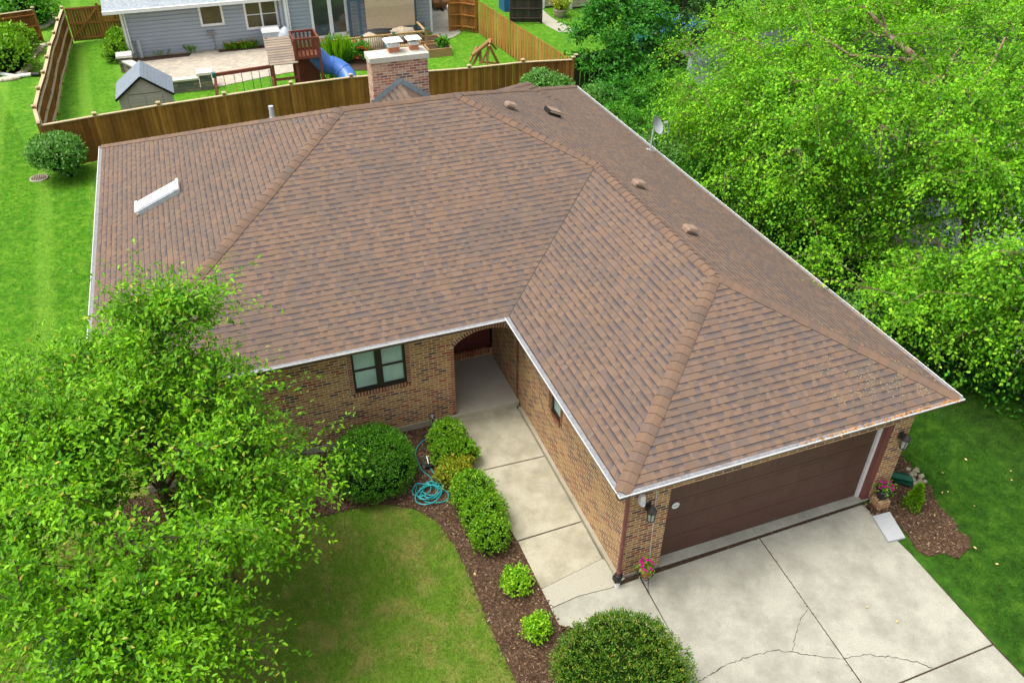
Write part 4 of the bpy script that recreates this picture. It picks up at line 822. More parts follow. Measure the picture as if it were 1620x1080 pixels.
def nwin(x0, x1, z0, z1, y, panes=1, g='dark_glass', nm='window', fw=.11):
    mb = MB(); a = y-.06; mb.box((x0, a, z1-fw), (x1, y, z1)); mb.box((x0, a-.02, z0), (x1, y, z0+fw)); mb.box((x0, a, z0+fw), (x0+fw, y, z1-fw)); mb.box((x1-fw, a, z0+fw), (x1, y, z1-fw))
    for i in range(1, panes): xm = x0+(x1-x0)*i/panes; mb.box((xm-.05, a, z0+fw), (xm+.05, y, z1-fw))
    if panes == 2 and nm == 'window': zm = (z0+z1)/2; mb.box((x0+fw, a+.012, zm-.02), (x1-fw, y, zm+.02))
    o = obj(nm, mb, 'white_metal', nh)
    mb = MB(); mb.poly((x0+fw, y-.036, z0+fw), (x1-fw, y-.036, z0+fw), (x1-fw, y-.036, z1-fw), (x0+fw, y-.036, z1-fw)); obj('pane', mb, g, o); return o
nwin(-4.9, -3.72, 1.27, 2.34, yA, 1, 'screen_glass'); nwin(-2.68, -.98, .9, 2.36, yA, 2, 'screen_glass'); sdo = nwin(.6, 2.55, .3, 2.42, yB, 2, 'dark_glass', 'sliding_door', .13)
mb = MB(); mb.box((1.62, yB-.09, .45), (1.72, yB-.065, 2.3)); mb.box((2.4, yB-.09, .45), (2.5, yB-.065, 2.3)); mb.box((1.62, yB-.09, .43), (2.5, yB-.064, .53)); obj('screen_panel', mb, 'white_metal', sdo)
mb = MB(); mb.box((-8.12, yA-.12, .02), (-7.98, yA-.02, .95)); obj('meter_riser', mb, 'galv', nh); mb = MB(); mb.box((-8.32, yA-.1, .72), (-8.2, yA-.02, .88)); mb.tube([(-8.26, yA-.05, .72), (-8.24, yA-.05, .05)], .02, 6); obj('meter_box', mb, 'gutter_guard', nh)
q = gy(333, 53, yA-.1); mb = MB(); mb.box((q[0]-.17, yA-.16, q[2]-.12), (q[0]+.17, yA-.02, q[2]+.12)); mb.tube([(q[0]+.1, yA-.06, q[2]-.1), (q[0]+.14, yA-.06, .2), (q[0]+.05, yA-.06, .08)], .018, 6); obj('utility_box', mb, 'gutter_guard', nh)
q = gy(668, 43, yB-.1); mb = MB(); mb.box((q[0]-.14, yB-.14, q[2]-.22), (q[0]+.14, yB-.02, q[2]+.22)); obj('electric_panel', mb, 'gutter_guard', nh)
# patio, low stone wall
mb = MB(); mb.prism([(-8.55, 36.1), (-6.9, 32.45), (-5.3, 32.3), (-4.6, 32.35), (-2.2, 33.05), (-.9, 33.3), (-.3, 37.2), (-1, 37.25), (-1, 37.5), (-4.2, 37.5), (-4.4, 37.95), (-5.6, 37.95), (-5.8, 37.4), (-8.4, 37.3)], -.02, .03); struct('patio', mb, 'paver')
mb = MB(); mb.prism([(-8.45, 37.32), (-5.8, 37.42), (-5.7, 37.94), (-8.5, 37.94)], 0, .035); mb.prism([(-4.3, 37.52), (-1.2, 37.52), (-1.2, 37.94), (-4.3, 37.94)], 0, .035); struct('planting_soil', mb, 'soil')
sw = thing('stone_wall', 'low patio wall of grey and tan blocks with pale coping and two pillars', 'wall', (-6, 32.3, 0))
mb = MB(); mb.bar((-8.75, 36.0, .26), (-6.95, 32.3, .26), .3, .52); mb.bar((-6.95, 32.25, .26), (-5.55, 32.25, .26), .3, .52); obj('block_course', mb, 'wall_stone', sw)
mb = MB(); mb.bar((-8.75, 36.0, .56), (-6.95, 32.3, .56), .42, .08); mb.bar((-7.05, 32.25, .565), (-5.55, 32.25, .565), .42, .08); obj('coping', mb, 'cap_stone', sw)
for x, y in ((-5.25, 32.35), (-8.75, 36.2)):
    mb = MB(); mb.box((x-.28, y-.28, 0), (x+.28, y+.28, .72)); pl = obj('pillar', mb, 'wall_stone', sw); mb = MB(); mb.box((x-.38, y-.38, .72), (x+.38, y+.38, .82), .02); obj('pillar_cap', mb, 'cap_stone', pl)
# shed
sh = thing('garden_shed', 'small beige resin shed with a grey gable roof behind the board fence', 'shed', (-7.75, 28.7, 0))
sx0, sx1, sy0, sy1, se, sr = -8.75, -6.72, 27.75, 29.75, 1.5, 2.28; sm = (sx0+sx1)/2
mb = MB()
for y, r_ in ((sy0, 0), (sy1, 1)):
    P_ = [(sx0, y, 0), (sx1, y, 0), (sx1, y, se), (sm, y, sr-.06), (sx0, y, se)]; mb.poly(*(P_ if not r_ else P_[::-1]))
mb.poly((sx0, sy1, 0), (sx0, sy0, 0), (sx0, sy0, se), (sx0, sy1, se)); mb.poly((sx1, sy0, 0), (sx1, sy1, 0), (sx1, sy1, se), (sx1, sy0, se))
for i in range(12): z = .15+.125*i; mb.box((sx0+.08, sy0-.012, z), (sx1-.08, sy0-.001, z+.1))
for i in range(4): z = 1.6+.125*i; hw = (sr-.1-z-.1)/(sr-se)*(sx1-sx0)/2; mb.box((sm-hw, sy0-.012, z), (sm+hw, sy0-.001, z+.1))
obj('wall', mb, 'shed_wall', sh); mb = MB()
for x in (sx0+.35, sm, sx1-.35): mb.box((x-.01, sy0-.02, .08), (x+.01, sy0-.0125, 1.52))
obj('door_seam', mb, 'shed_roof', sh); mb = MB()
for s in (-1, 1):
    e0 = V(sm+s*1.13, sy0-.1, se-.06); e1 = V(sm+s*1.13, sy1+.1, se-.06); r0 = V(sm, sy0-.1, sr); r1 = V(sm, sy1+.1, sr); k = 9
    for i in range(k):
        a, b = i/k, (i+1)/k; u = V(0, 0, .05)+V(0, 0, .014); A0, A1, B0, B1 = e0+(r0-e0)*a+u, e1+(r1-e1)*a+u, e0+(r0-e0)*b+V(0, 0, .05), e1+(r1-e1)*b+V(0, 0, .05)
        mb.poly(*((A0, A1, B1, B0) if s < 0 else (A0, B0, B1, A1))); mb.poly(A0, A1, A1-V(0, 0, .02), A0-V(0, 0, .02))
    mb.poly(e0, r0, r0+V(0, 0, .06), e0+V(0, 0, .06))
    mb.poly(e0, e1, r1, r0)
obj('roof', mb, 'shed_roof', sh); mb = MB()
for s in (-1, 1): mb.bar((sm+s*1.13, sy0-.11, se-.03), (sm, sy0-.11, sr+.03), .03, .09)
obj('gable_trim', mb, 'black', sh)
# playset
ps = thing('wooden_playset', 'redwood playset tower with a plank roof, railed deck and swing beam', 'playset', (-1.2, 29, 0))
yf, yb = 28.4, 29.6
def X(u, v, y): return gy(u, v, y)
xl, xm_, xr = X(434, 120, yf)[0], X(472, 118, yf)[0], X(510, 115, yf)[0]
zr0, zr1 = X(434, 102, yf)[2], X(427, 60, yb)[2]; zd = X(490, 92, yf)[2]; zt = X(490, 61, yf)[2]
for x, y, t in ((xl, yf, zr0), (xm_, yf, zt), (xr, yf, zt), (xl, yb, zr1), (xm_, yb, zr1), (xr, yb, zt)):
    mb = MB(); mb.box((x-.05, y-.05, 0), (x+.05, y+.05, t)); obj('post', mb, 'redwood', ps)
mb = MB(); k = 11
for i in range(k):
    t0, t1 = i/k, (i+1)/k; a = V(xl-.12, yf-.12+(yb-yf+.12)*t0, zr0-.02+(zr1-zr0)*t0); b = V(xm_+.06, a[1], a[2]); d = V(0, (yb-yf+.12)/k, (zr1-zr0)/k); u = V(0, -.006, .016)
    mb.add([a, b, b+d*1.05, a+d*1.05, a+u*2, b+u*2, b+d*1.05+u, a+d*1.05+u], [[3, 2, 1, 0], [4, 5, 6, 7], [0, 1, 5, 4], [1, 2, 6, 5], [2, 3, 7, 6], [3, 0, 4, 7]])
obj('plank_roof', mb, 'grey_wood', ps)
mb = MB()
for i in range(8): y = yf+(yb-yf)*(i+.5)/8; mb.box((xm_, y-.065, zd-.04), (xr, y+.065, zd))
obj('upper_deck', mb, 'redwood', ps); mb = MB()
for y in (yf, yb):
    mb.bar((xm_, y, zt), (xr, y, zt), .06, .09); mb.bar((xm_, y, zd+.06), (xr, y, zd+.06), .06, .12)
    for i in range(6): x = xm_+(xr-xm_)*(i+.5)/6; mb.bar((x, y, zd+.1), (x, y, zt-.03), .075, .03, (0, 1, 0))
for x in (xm_, xr):
    mb.bar((x, yf, zt), (x, yb, zt), .06, .09)
    for i in range(4): y = yf+(yb-yf)*(i+.5)/4; mb.bar((x, y, zd+.1), (x, y, zt-.03), .075, .03, (1, 0, 0))
obj('railing', mb, 'redwood', ps); mb = MB()
for i in range(9): y = yf+(yb-yf)*(i+.5)/9; mb.box((xl, y-.06, .5), (xr, y+.06, .54))
obj('lower_floor', mb, 'grey_wood', ps); mb = MB(); mb.box((xm_+.05, yb-.03, .5), (xr-.05, yb+.0, zd-.06)); obj('back_panel', mb, 'redwood', ps); mb = MB(); mb.box((xl-.03, yf+.05, .5), (xl+.0, yb-.05, 1.15)); obj('side_panel', mb, 'redwood', ps)
mb = MB(); mb.bar((xl, yf, 1.35), (xm_, yf, 1.35), .05, .1); mb.bar((xm_+.04, yf-.02, .5), (xm_+.04, yf+.5, 1.9), .04, .1); mb.tube([(X(455, 110, yf)[0], yf-.08, .5), (X(453, 105, yf)[0], yf-.08, 1.35)], .025, 6); obj('ladder', mb, 'redwood', ps)
sb0 = X(338, 119, yf+.3); sb1 = V(xl, yf+.3, X(431, 105, yf+.3)[2])
mb = MB(); mb.bar(sb0, sb1, .1, .14); swb = obj('swing_beam', mb, 'redwood', ps); mb = MB()
for dy in (-.7, .7): mb.bar((sb0[0]+.05, sb0[1], sb0[2]), (sb0[0]-.1, sb0[1]+dy, 0), .09, .09)
obj('beam_leg', mb, 'redwood', ps); mb = MB()
for b in (sb0, sb1): mb.box((b[0]-.07, b[1]-.09, b[2]-.1), (b[0]+.07, b[1]+.09, b[2]+.1))
obj('bracket', mb, 'green_paint', swb)
for i, mtl in enumerate(('yellow', 'green_paint', 'green_paint')):
    x0 = sb0[0]+(sb1[0]-sb0[0])*(.16+.3*i); mb = MB()
    for dx in (0, .42): mb.tube([(x0+dx, sb0[1], sb0[2]-.02), (x0+dx, sb0[1], .45)], .014, 5)
    s_ = obj('swing_rope', mb, mtl, ps); mb = MB(); mb.box((x0-.03, sb0[1]-.1, .4), (x0+.45, sb0[1]+.1, .44), .01); obj('swing_seat', mb, 'green_paint', s_)
sp = [V(xr-.1, 29.1, zd+.05), X(515, 98, 29.0), X(527, 100, 29.0), X(540, 107, 28.8), X(549, 117, 28.5), X(553, 127, 28.2)]
sp = [V(*q)-V(0, 0, .12) for q in sp]; fine = []
for i in range(len(sp)-1):
    p0, p1, p2, p3 = sp[max(i-1, 0)], sp[i], sp[i+1], sp[min(i+2, len(sp)-1)]
    for t in np.linspace(0, 1, 5)[:-1]: fine.append(.5*(2*p1+(p2-p0)*t+(2*p0-5*p1+4*p2-p3)*t*t+(3*p1-p0-3*p2+p3)*t**3))
fine.append(sp[-1]); mb = MB(); mb.tube(fine, .4, 16); sld = obj('tube_slide', mb, 'blue_slide', ps)
for i in (7, 13): mb = MB(); d = nrm(fine[i+1]-fine[i]); mb.tube([fine[i]-d*.02, fine[i]+d*.03], .425, 16); obj('slide_flange', mb, 'blue_slide', sld)
mb = MB(); mb.box((xr-.01, yf+.2, zd-.9), (xr+.02, yb-.2, zd+.0)); obj('slide_entry', mb, 'green_paint', ps)
# deck, rail, pergola, furniture
mb = MB(); k = 30
for i in range(k): x = .4+5.9*(i+.5)/k; mb.box((x-.09, 34.1, .2), (x+.09, 37.26, .28))
dk = thing('wooden_deck', 'low tan wooden deck with a spindle railing behind the grey house', 'deck', (3, 35.5, 0)); obj('deck_boards', mb, 'deck_wood', dk)
mb = MB(); mb.box((.4, 34.06, 0), (6.3, 34.1, .26)); obj('skirt', mb, 'deck_wood', dk)
for x in (1.06, 2.6, 4.25, 5.95):
    mb = MB(); mb.box((x-.06, 34.1, .0), (x+.06, 34.22, 1.12)); q = obj('post', mb, 'deck_wood', dk); mb = MB(); mb.box((x-.08, 34.08, 1.12), (x+.08, 34.24, 1.18), .03); obj('post_cap', mb, 'green_paint', q)
mb = MB(); mb.bar((1.06, 34.16, 1.05), (5.95, 34.16, 1.05), .1, .08); mb.bar((1.06, 34.16, .36), (5.95, 34.16, .36), .05, .08); mb.bar((5.95, 34.16, 1.05), (5.95, 36.2, 1.05), .1, .08); obj('handrail', mb, 'deck_wood', dk)
mb = MB()
for i in range(44): x = 1.1+4.85*(i+.5)/44; mb.tube([(x, 34.16, .38), (x, 34.16, 1.02)], .012, 5)
obj('spindles', mb, 'black', dk)
mb = MB(); mb.box((.55, 34.5, .284), (2.2, 36.7, .3)); tag(obj('outdoor_rug', mb, 'rug', None, (1.4, 35.6, .28)), 'blue patterned outdoor rug on the deck near the sliding door', 'rug')
mb = MB(); mb.box((3.0, 34.5, .284), (4.6, 36.2, .3)); tag(obj('outdoor_rug', mb, 'rug', None, (3.8, 35.4, .28)), 'blue patterned outdoor rug behind the deck railing', 'rug')
pg = thing('pergola', 'slate blue pergola with a tan fabric shade hanging at its front', 'pergola', (4, 36.4, .28))
for u, y in ((555, 36.95), (571, 36.0), (658, 36.0)):
    x = gy(u, 45, y)[0]; mb = MB(); mb.box((x-.07, y-.07, .28), (x+.07, y+.07, 2.45)); obj('post', mb, 'slate_blue', pg)
xa, xb = gy(571, 45, 36)[0], gy(658, 45, 36)[0]
mb = MB(); mb.bar((xa-.5, 36, 2.45), (xb+.5, 36, 2.38), .08, .16)
for i in range(7): x = xa-.4+(xb-xa+.8)*i/6; mb.bar((x, 35.8, 2.56), (x, 37.25, 2.75), .05, .12)
obj('beam', mb, 'slate_blue', pg)
x0, x1 = gy(577, 10, 35.9)[0], gy(655, 10, 35.9)[0]; mb = MB(); k = 12
prof = [(37.2, 2.85), (36.6, 2.72), (36.1, 2.6), (35.88, 2.42), (35.85, 2.0), (35.86, 1.5), (35.84, .92)]
for i in range(k):
    for (ya, za), (y2, zb) in zip(prof[:-1], prof[1:]):
        f_ = lambda t, z: V(x0+(x1-x0)*t, 0, .03*math.sin(t*9)*(1 if z < 2.3 else .3))
        P_ = [f_(i/k, za)+V(0, ya, za), f_((i+1)/k, za)+V(0, ya, za), f_((i+1)/k, zb)+V(0, y2, zb), f_(i/k, zb)+V(0, y2, zb)]; mb.poly(*P_[::-1])
obj('shade_cloth', mb, 'canopy_tan', pg)
q = gy(636, 46, 35.4); mb = MB(); mb.blob((q[0], 35.4, .62), (.75, .4, .38), 3, .25, 2.4, 14); tag(obj('furniture_cover', mb, 'cover_tan', None, (q[0], 35.4, .28)), 'tan covered patio furniture below the fabric shade', 'furniture cover')
q = gy(585, 62, 35.0); mb = MB(); mb.lathe((q[0], 35, .29), [(.75, 0), (.72, .35), (.3, .62), (.05, .75)], 12); tag(obj('furniture_cover', mb, 'cover_tan', None, (q[0], 35, .28)), 'pale cone shaped cover standing behind the deck railing', 'furniture cover')
q = gy(430, 60, 37.0); db = thing('deck_box', 'grey storage box with a pale lid against the grey siding', 'box', (q[0], 37.1, 0)); mb = MB(); mb.box((q[0]-.4, 36.8, 0), (q[0]+.4, 37.5, 1.0), -.03); obj('body', mb, 'deckbox', db); mb = MB(); mb.box((q[0]-.47, 36.74, 1.0), (q[0]+.47, 37.55, 1.12), .05); obj('lid', mb, 'white_metal', db)
q = gy(452, 56, 36.6); mb = MB(); mb.blob((q[0], 36.6, .6), (.42, .4, .65), 5, .06); tag(obj('grill_cover', mb, 'deckbox', None, (q[0], 36.6, 0)), 'rounded blue grey cover beside the pale lidded storage box', 'cover')
# raised beds, pots, log frame
def rbed(label, c, s):
    o = thing('raised_bed', label, 'planter', (c[0], c[1], 0), 'raised beds beside the deck'); mb = MB(); x, y = c; a, b = s
    mb.box((x-a, y-b, 0), (x+a, y-b+.06, .42)); mb.box((x-a, y+b-.06, 0), (x+a, y+b, .42)); mb.box((x-a, y-b+.06, 0), (x-a+.06, y+b-.06, .42)); mb.box((x+a-.06, y-b+.06, 0), (x+a, y+b-.06, .42)); obj('frame', mb, 'deck_wood', o)
    mb = MB(); mb.box((x-a+.06, y-b+.06, 0), (x+a-.06, y+b-.06, .35)); obj('soil_fill', mb, 'soil', o); return o
rbed('wooden raised bed with leafy greens nearest the back fence', (6.4, 33.6), (.62, .5)); rbed('wooden raised bed of bare soil next to the grey house corner', (6.35, 35.0), (.62, .5))
bush('vegetable_plant', 'leafy green vegetables growing in the front raised bed', 'plant', (6.7, 33.65, .5), (.35, .35, .25), 260, .14, 'leaf_under', .6, .2)
q = gz(690, 82, .15); mb = MB(); mb.lathe((q[0], q[1], 0), [(.25, 0), (.33, .22), (.33, .28), (.28, .28), (.26, .2)], 16); tag(obj('fire_bowl', mb, 'black', None, (q[0], q[1], 0)), 'round black bowl planter on the grass by the raised beds', 'planter')
q = gz(699, 86, 0); mb = MB(); mb.blob((q[0], q[1], .1), (.2, .16, .16), 2, .15); tag(obj('garden_stone', mb, 'garden_rock', None, (q[0], q[1], 0)), 'pale garden stone lying beside the black bowl planter', 'stone')
q = gz(706, 88, 0); mb = MB(); mb.tube([(q[0], q[1], 0), (q[0], q[1], .4)], .015, 6); mb.lathe((q[0], q[1], .38), [(.09, 0), (.1, .04), (.02, .12)], 8); tag(obj('garden_light', mb, 'black', None, (q[0], q[1], 0)), 'small dark garden light on a stake by the pale stone', 'light')
lg = thing('log_climbing_frame', 'leaning frame of round logs on the lawn behind the fence', 'climbing frame', (8, 29.6, 0)); yl = 29.4
def lp(u, v, dy=0): return gy(u, v, yl+dy)
for a, b, r_ in (((747, 88), (777, 63), .1), ((743, 98), (755, 74), .07), ((748, 103), (757, 85), .06), ((761, 102), (759, 78), .075), ((770, 103), (773, 70), .065), ((774, 72), (789, 102), .07), ((762, 100), (775, 72), .05), ((775, 66), (785, 78), .06), ((764, 98), (790, 101), .05)):
    mb = MB(); A_, B_ = lp(*a), lp(*b, .25); mb.tube([A_, B_], r_, 8); obj('log', mb, 'log_wood', lg)
# concrete and gravel beyond
mb = MB(); mb.prism([tuple(gz(u, v)[:2]) for u, v in ((684, 58), (703, 63), (716, 60), (727, 54), (729, 48), (724, 40), (712, 24), (700, -2), (683, -2))], -.02, .022); struct('path', mb, 'concrete')
mb = MB(); mb.prism([tuple(gz(u, v)[:2]) for u, v in ((701, 18), (710, 32), (729, 33), (731, 28), (715, 12), (700, -3), (692, -3))], -.02, .012); struct('white_gravel', mb, 'gravel_white')
mb = MB(); mb.prism([tuple(gz(u, v)[:2]) for u, v in ((833, 20), (845, 27), (868, 43), (884, 51), (905, 52), (925, 51), (903, 44), (880, 33), (868, 25), (859, 16))], -.02, .016); struct('path', mb, 'new_concrete')
q = gz(694, 13, 0); mb = MB(); mb.add([(q[0]-.35, q[1]-.5, .1), (q[0]+.3, q[1]-.5, .1), (q[0]+.3, q[1]+.5, .1), (q[0]-.35, q[1]+.5, .1), (q[0]-.5, q[1]-.7, .5), (q[0]+.45, q[1]-.7, .5), (q[0]+.45, q[1]+.7, .5), (q[0]-.5, q[1]+.7, .5)], [[3, 2, 1, 0], [0, 1, 5, 4], [1, 2, 6, 5], [2, 3, 7, 6], [3, 0, 4, 7]])
wb_ = thing('wheelbarrow', 'orange brown cart tub on the path beside the grey house', 'wheelbarrow', (q[0], q[1], 0)); obj('tub', mb, 'log_wood', wb_); mb = MB(); mb.tube([(q[0]-.25, q[1]+.8, .45), (q[0]-.2, q[1]-.6, .12)], .025, 6); mb.tube([(q[0]+.25, q[1]+.8, .45), (q[0]+.2, q[1]-.6, .12)], .025, 6); obj('handle', mb, 'black', wb_); mb = MB(); mb.tube([(q[0]-.05, q[1]-.75, .14), (q[0]+.05, q[1]-.75, .14)], .14, 14); obj('wheel', mb, 'black', wb_)
# beige house top right, bins, planter
bh = thing('beige_house', 'beige sided house corner at the top edge beyond the cedar fence', 'house', (17, 42, 0)); mb = MB()
siding(mb, 14.9, 16.4, 39.9, .1, 3); siding(mb, 16.4, 24, 39.2, .1, 3); mb.poly((14.9, 39.9, 0), (14.9, 39.9, 3), (14.9, 50, 3), (14.9, 50, 0)); mb.poly((16.4, 39.2, 0), (16.4, 39.2, 3), (16.4, 39.9, 3), (16.4, 39.9, 0)); mb.poly((24, 39.2, 0), (24, 50, 0), (24, 50, 3), (24, 39.2, 3)); obj('wall', mb, 'siding_beige', bh)
mb = MB(); mb.box((14.86, 39.85, 0), (14.98, 39.97, 3)); mb.box((16.36, 39.15, 0), (16.48, 39.27, 3)); obj('corner_trim', mb, 'white_metal', bh); mb = MB(); mb.poly((14.4, 38.7, 3), (24.5, 38.7, 3), (24.5, 45, 5), (14.4, 45, 5)); mb.poly((14.4, 45, 5), (24.5, 45, 5), (24.5, 51, 3), (14.4, 51, 3)); obj('roof', mb, 'roof_grey', bh)
def bin_(label, u, v, mat, lid, h, w_):
    q = gz(u, v, 0); o = thing('rubbish_bin', label, 'bin', (q[0], q[1], 0)); mb = MB(); mb.box((q[0]-w_, q[1]-w_, 0), (q[0]+w_, q[1]+w_, h), -.05); obj('body', mb, mat, o); mb = MB(); mb.box((q[0]-w_*1.15, q[1]-w_*1.2, h), (q[0]+w_*1.15, q[1]+w_*1.2, h+.08), .04); obj('lid', mb, lid, o)
bin_('tall white rubbish bin on the grass beyond the cedar fence', 821, 27, 'deckbox', 'white_metal', .95, .23); bin_('large blue bin against the dark gate at the top edge', 806, 15, 'bin_blue', 'bin_blue', 1.3, .5)
q = gz(886, 27, 0); pt = thing('flower_pot', 'grey tub with yellow and red foliage by the beige house', 'planter', (q[0], q[1], 0)); mb = MB(); mb.lathe((q[0], q[1], 0), [(.3, 0), (.42, .4), (.42, .45), (.36, .45)], 16); obj('pot', mb, 'rock', pt)
v, f = tuft(None, (q[0], q[1], .42), 120, .6, .16, .8); raw('leaves', v, f, 'leaf_yellow', pt); cl = rnd3(260)*V(.3, .3, .18)+V(q[0], q[1], .85); v, f = leaves(cl, rnd3(260), rnd3(260)+V(0, 0, 1), np.full(260, .12), .6); raw('bloom', v, f, 'leaf_yellow', pt)
q = gz(808, 26, 0); mb = MB(); mb.prism([tuple(gz(u, v)[:2]) for u, v in ((802, 17), (812, 27), (818, 29), (819, 18), (808, 13))], 0, .02); struct('bare_soil', mb, 'earth')
# neighbours' house, far left, and the one behind the birches
fl_ = thing('white_house', 'corner of a pale house at the top left edge', 'house', (-17, 50, 0)); mb = MB(); mb.box((-22, 47.6, 0), (-15.05, 56, 3.0)); obj('wall', mb, 'white', fl_); mb = MB(); mb.box((-15.04, 47.55, 0), (-14.85, 47.75, 3)); obj('downspout', mb, 'siding_grey', fl_); mb = MB(); mb.poly((-22.5, 47, 3), (-14.5, 47, 3), (-14.5, 52, 5), (-22.5, 52, 5)); mb.poly((-22.5, 52, 5), (-14.5, 52, 5), (-14.5, 57, 3), (-22.5, 57, 3)); obj('roof', mb, 'roof_grey', fl_)
eh = thing('grey_house', 'pale grey house mostly hidden behind the large bright green trees', 'house', (19, 14, 0)); mb = MB(); siding(mb, 14.2, 27, 10.4, .1, 2.75); mb.poly((14.2, 10.4, 0), (14.2, 10.4, 2.75), (14.2, 22, 2.75), (14.2, 22, 0)); obj('wall', mb, 'deckbox', eh)
mb = MB(); mb.poly((13.7, 9.85, 2.8), (27.5, 9.85, 2.8), (25, 15, 4.9), (18, 15, 4.9)); mb.poly((13.7, 22, 2.8), (13.7, 9.85, 2.8), (18, 15, 4.9), (18, 18, 4.9)); obj('roof', mb, 'roof_slate', eh); mb = MB(); mb.box((13.6, 9.7, 2.66), (27.5, 9.83, 2.82)); obj('gutter', mb, 'white_metal', eh)
mb = MB(); mb.box((16.5, 10.32, 1), (18.2, 10.38, 2.2)); ew = obj('window', mb, 'white_metal', eh); mb = MB(); mb.box((16.6, 10.3, 1.1), (18.1, 10.318, 2.1)); obj('pane', mb, 'dark_glass', ew)
mb = MB(); mb.prism([(14.3, -12), (22, -12), (22, 10.2), (14.6, 10.2), (14.1, 5)], -.02, .02); struct('neighbour_driveway', mb, 'slab_stone')
# gardens at far left
mb = MB(); mb.prism([tuple(gz(u, v)[:2]) for u, v in ((-10, 118), (20, 121), (38, 116), (46, 100), (60, 84), (68, 72), (60, 66), (30, 66), (-10, 66))], -.02, .03); struct('garden_soil', mb, 'mulch'); mb = MB(); mb.prism([tuple(gz(u, v)[:2]) for u, v in ((64, 45), (85, 35), (84, 26), (72, 21), (62, 28))], -.02, .03); struct('garden_soil', mb, 'mulch')
i = 0
for u, v in ((67, 73), (64, 77), (59, 81), (56, 85), (52, 88), (49, 92), (47, 96), (46, 101), (44, 106), (41, 110), (38, 114), (34, 117), (52, 75), (10, 126), (3, 127), (17, 125), (24, 124), (66, 44), (71, 42), (75, 40), (79, 37), (83, 34), (85, 31), (66, 23), (72, 21), (78, 24)):
    q = gz(u, v, .05); mb = MB(); s = rng.uniform(.14, .24); mb.blob((q[0], q[1], .06), (s*1.3, s, s*.6), i, .2); i += 1
    tag(obj('edging_stone', mb, 'garden_rock', None, (q[0], q[1], 0)), 'one of the pale boulders edging the garden beds at far left', 'stone', 'edging stones of the far left beds')
mb = MB(); mb.tube([gz(-20, 113, .12), gz(8, 118, .1), gz(25, 121, .1), gz(50, 118, .1)], .09, 10); dp = obj('drain_pipe', mb, 'white_metal', None, tuple(gz(25, 121, 0))); tag(dp, 'white drain pipe lying on the grass beside the far left garden', 'pipe'); mb = MB(); mb.tube([gz(50, 118, .1), gz(63, 118, .1)], .1, 10); obj('pipe_end', mb, 'black', dp)
q = gz(44, 67, .0); mb = MB(); mb.box((q[0]-.2, q[1]-.12, 0), (q[0]+.2, q[1]+.12, .45), .02); tag(obj('utility_box', mb, 'gutter_guard', None, (q[0], q[1], 0)), 'small grey box by the fence post in the far left garden', 'box')
# lawn grate
q = gz(62, 282, .02); gr_ = thing('drain_grate', 'round rusty drain grate set in the lawn beside the clipped bush', 'drain', (q[0], q[1], 0)); mb = MB(); mb.lathe((q[0], q[1], 0), [(.33, .0), (.33, .045), (.27, .05), (.27, .03)], 24); obj('ring', mb, 'foundation', gr_); mb = MB()
for i in range(7): x = -.23+.46*i/6; hh = math.sqrt(max(.001, .27**2-x*x)); mb.bar((q[0]+x, q[1]-hh, .045), (q[0]+x, q[1]+hh, .045), .035, .02)
mb.bar((q[0]-.26, q[1], .04), (q[0]+.26, q[1], .04), .04, .02); obj('grate_bars', mb, 'cast_iron', gr_); mb = MB(); mb.lathe((q[0], q[1], 0), [(.27, .008), (.0, .009)], 24); obj('grate_pit', mb, 'black', gr_)

# ================================================================== SMALL THINGS BY THE DRIVE
pts = [V(gy(682, 652, yF)[0], yF-.11, .33), V(gy(682, 660, yF-.1)[0], yF-.13, .2), gz(683, 676, .05), gz(678, 690, .05), gz(664, 702, .05), gz(657, 716, .05), gz(661, 730, .05), gz(668, 744, .05), gz(681, 755, .05)]
def loop(c, r, a0, n_, el=1.0, rot=0.0, z0=.05):
    o = []
    for i in range(n_):
        t = a0-i*2*math.pi/14; x, y = r*math.cos(t), r*el*math.sin(t); o.append(V(c[0]+x*math.cos(rot)-y*math.sin(rot), c[1]+x*math.sin(rot)+y*math.cos(rot), z0+.028*rng.random()))
    return o
c0 = gz(678, 779, .05)
for j in range(7):
    cc = c0+V(rng.uniform(-.15, .17), rng.uniform(-.14, .14), 0); pts += loop(cc, rng.uniform(.2, .42), R(95)-j*.35, 13, rng.uniform(.65, 1.0), rng.uniform(-.8, .8), .05+.012*j)
pts += [gz(702, 770, .08), gz(692, 757, .06), gz(684, 745, .07), gz(681, 740, .12)]
fine = []
for i in range(len(pts)-1):
    p0, p1, p2, p3 = pts[max(i-1, 0)], pts[i], pts[i+1], pts[min(i+2, len(pts)-1)]
    for t in np.linspace(0, 1, 6)[:-1]: fine.append(.5*(2*p1+(p2-p0)*t+(2*p0-5*p1+4*p2-p3)*t*t+(3*p1-p0-3*p2+p3)*t**3))
fine.append(pts[-1]); mb = MB(); mb.tube(fine, .0135, 7); hs = obj('garden_hose', mb, 'hose_teal', None, tuple(c0*V(1, 1, 0))); tag(hs, 'coiled teal garden hose lying on the mulch by the clipped shrubs', 'hose')
mb = MB(); mb.tube([pts[0], pts[1]], .017, 8); obj('connector', mb, 'black', hs)
b = gz(679, 738, .06); spk = thing('lawn_sprinkler', 'small black and teal sprinkler joined to the hose end', 'sprinkler', (b[0], b[1], .02)); up_ = nrm(gz(673, 716, .06)-b); sd_ = V(-up_[1], up_[0], 0)
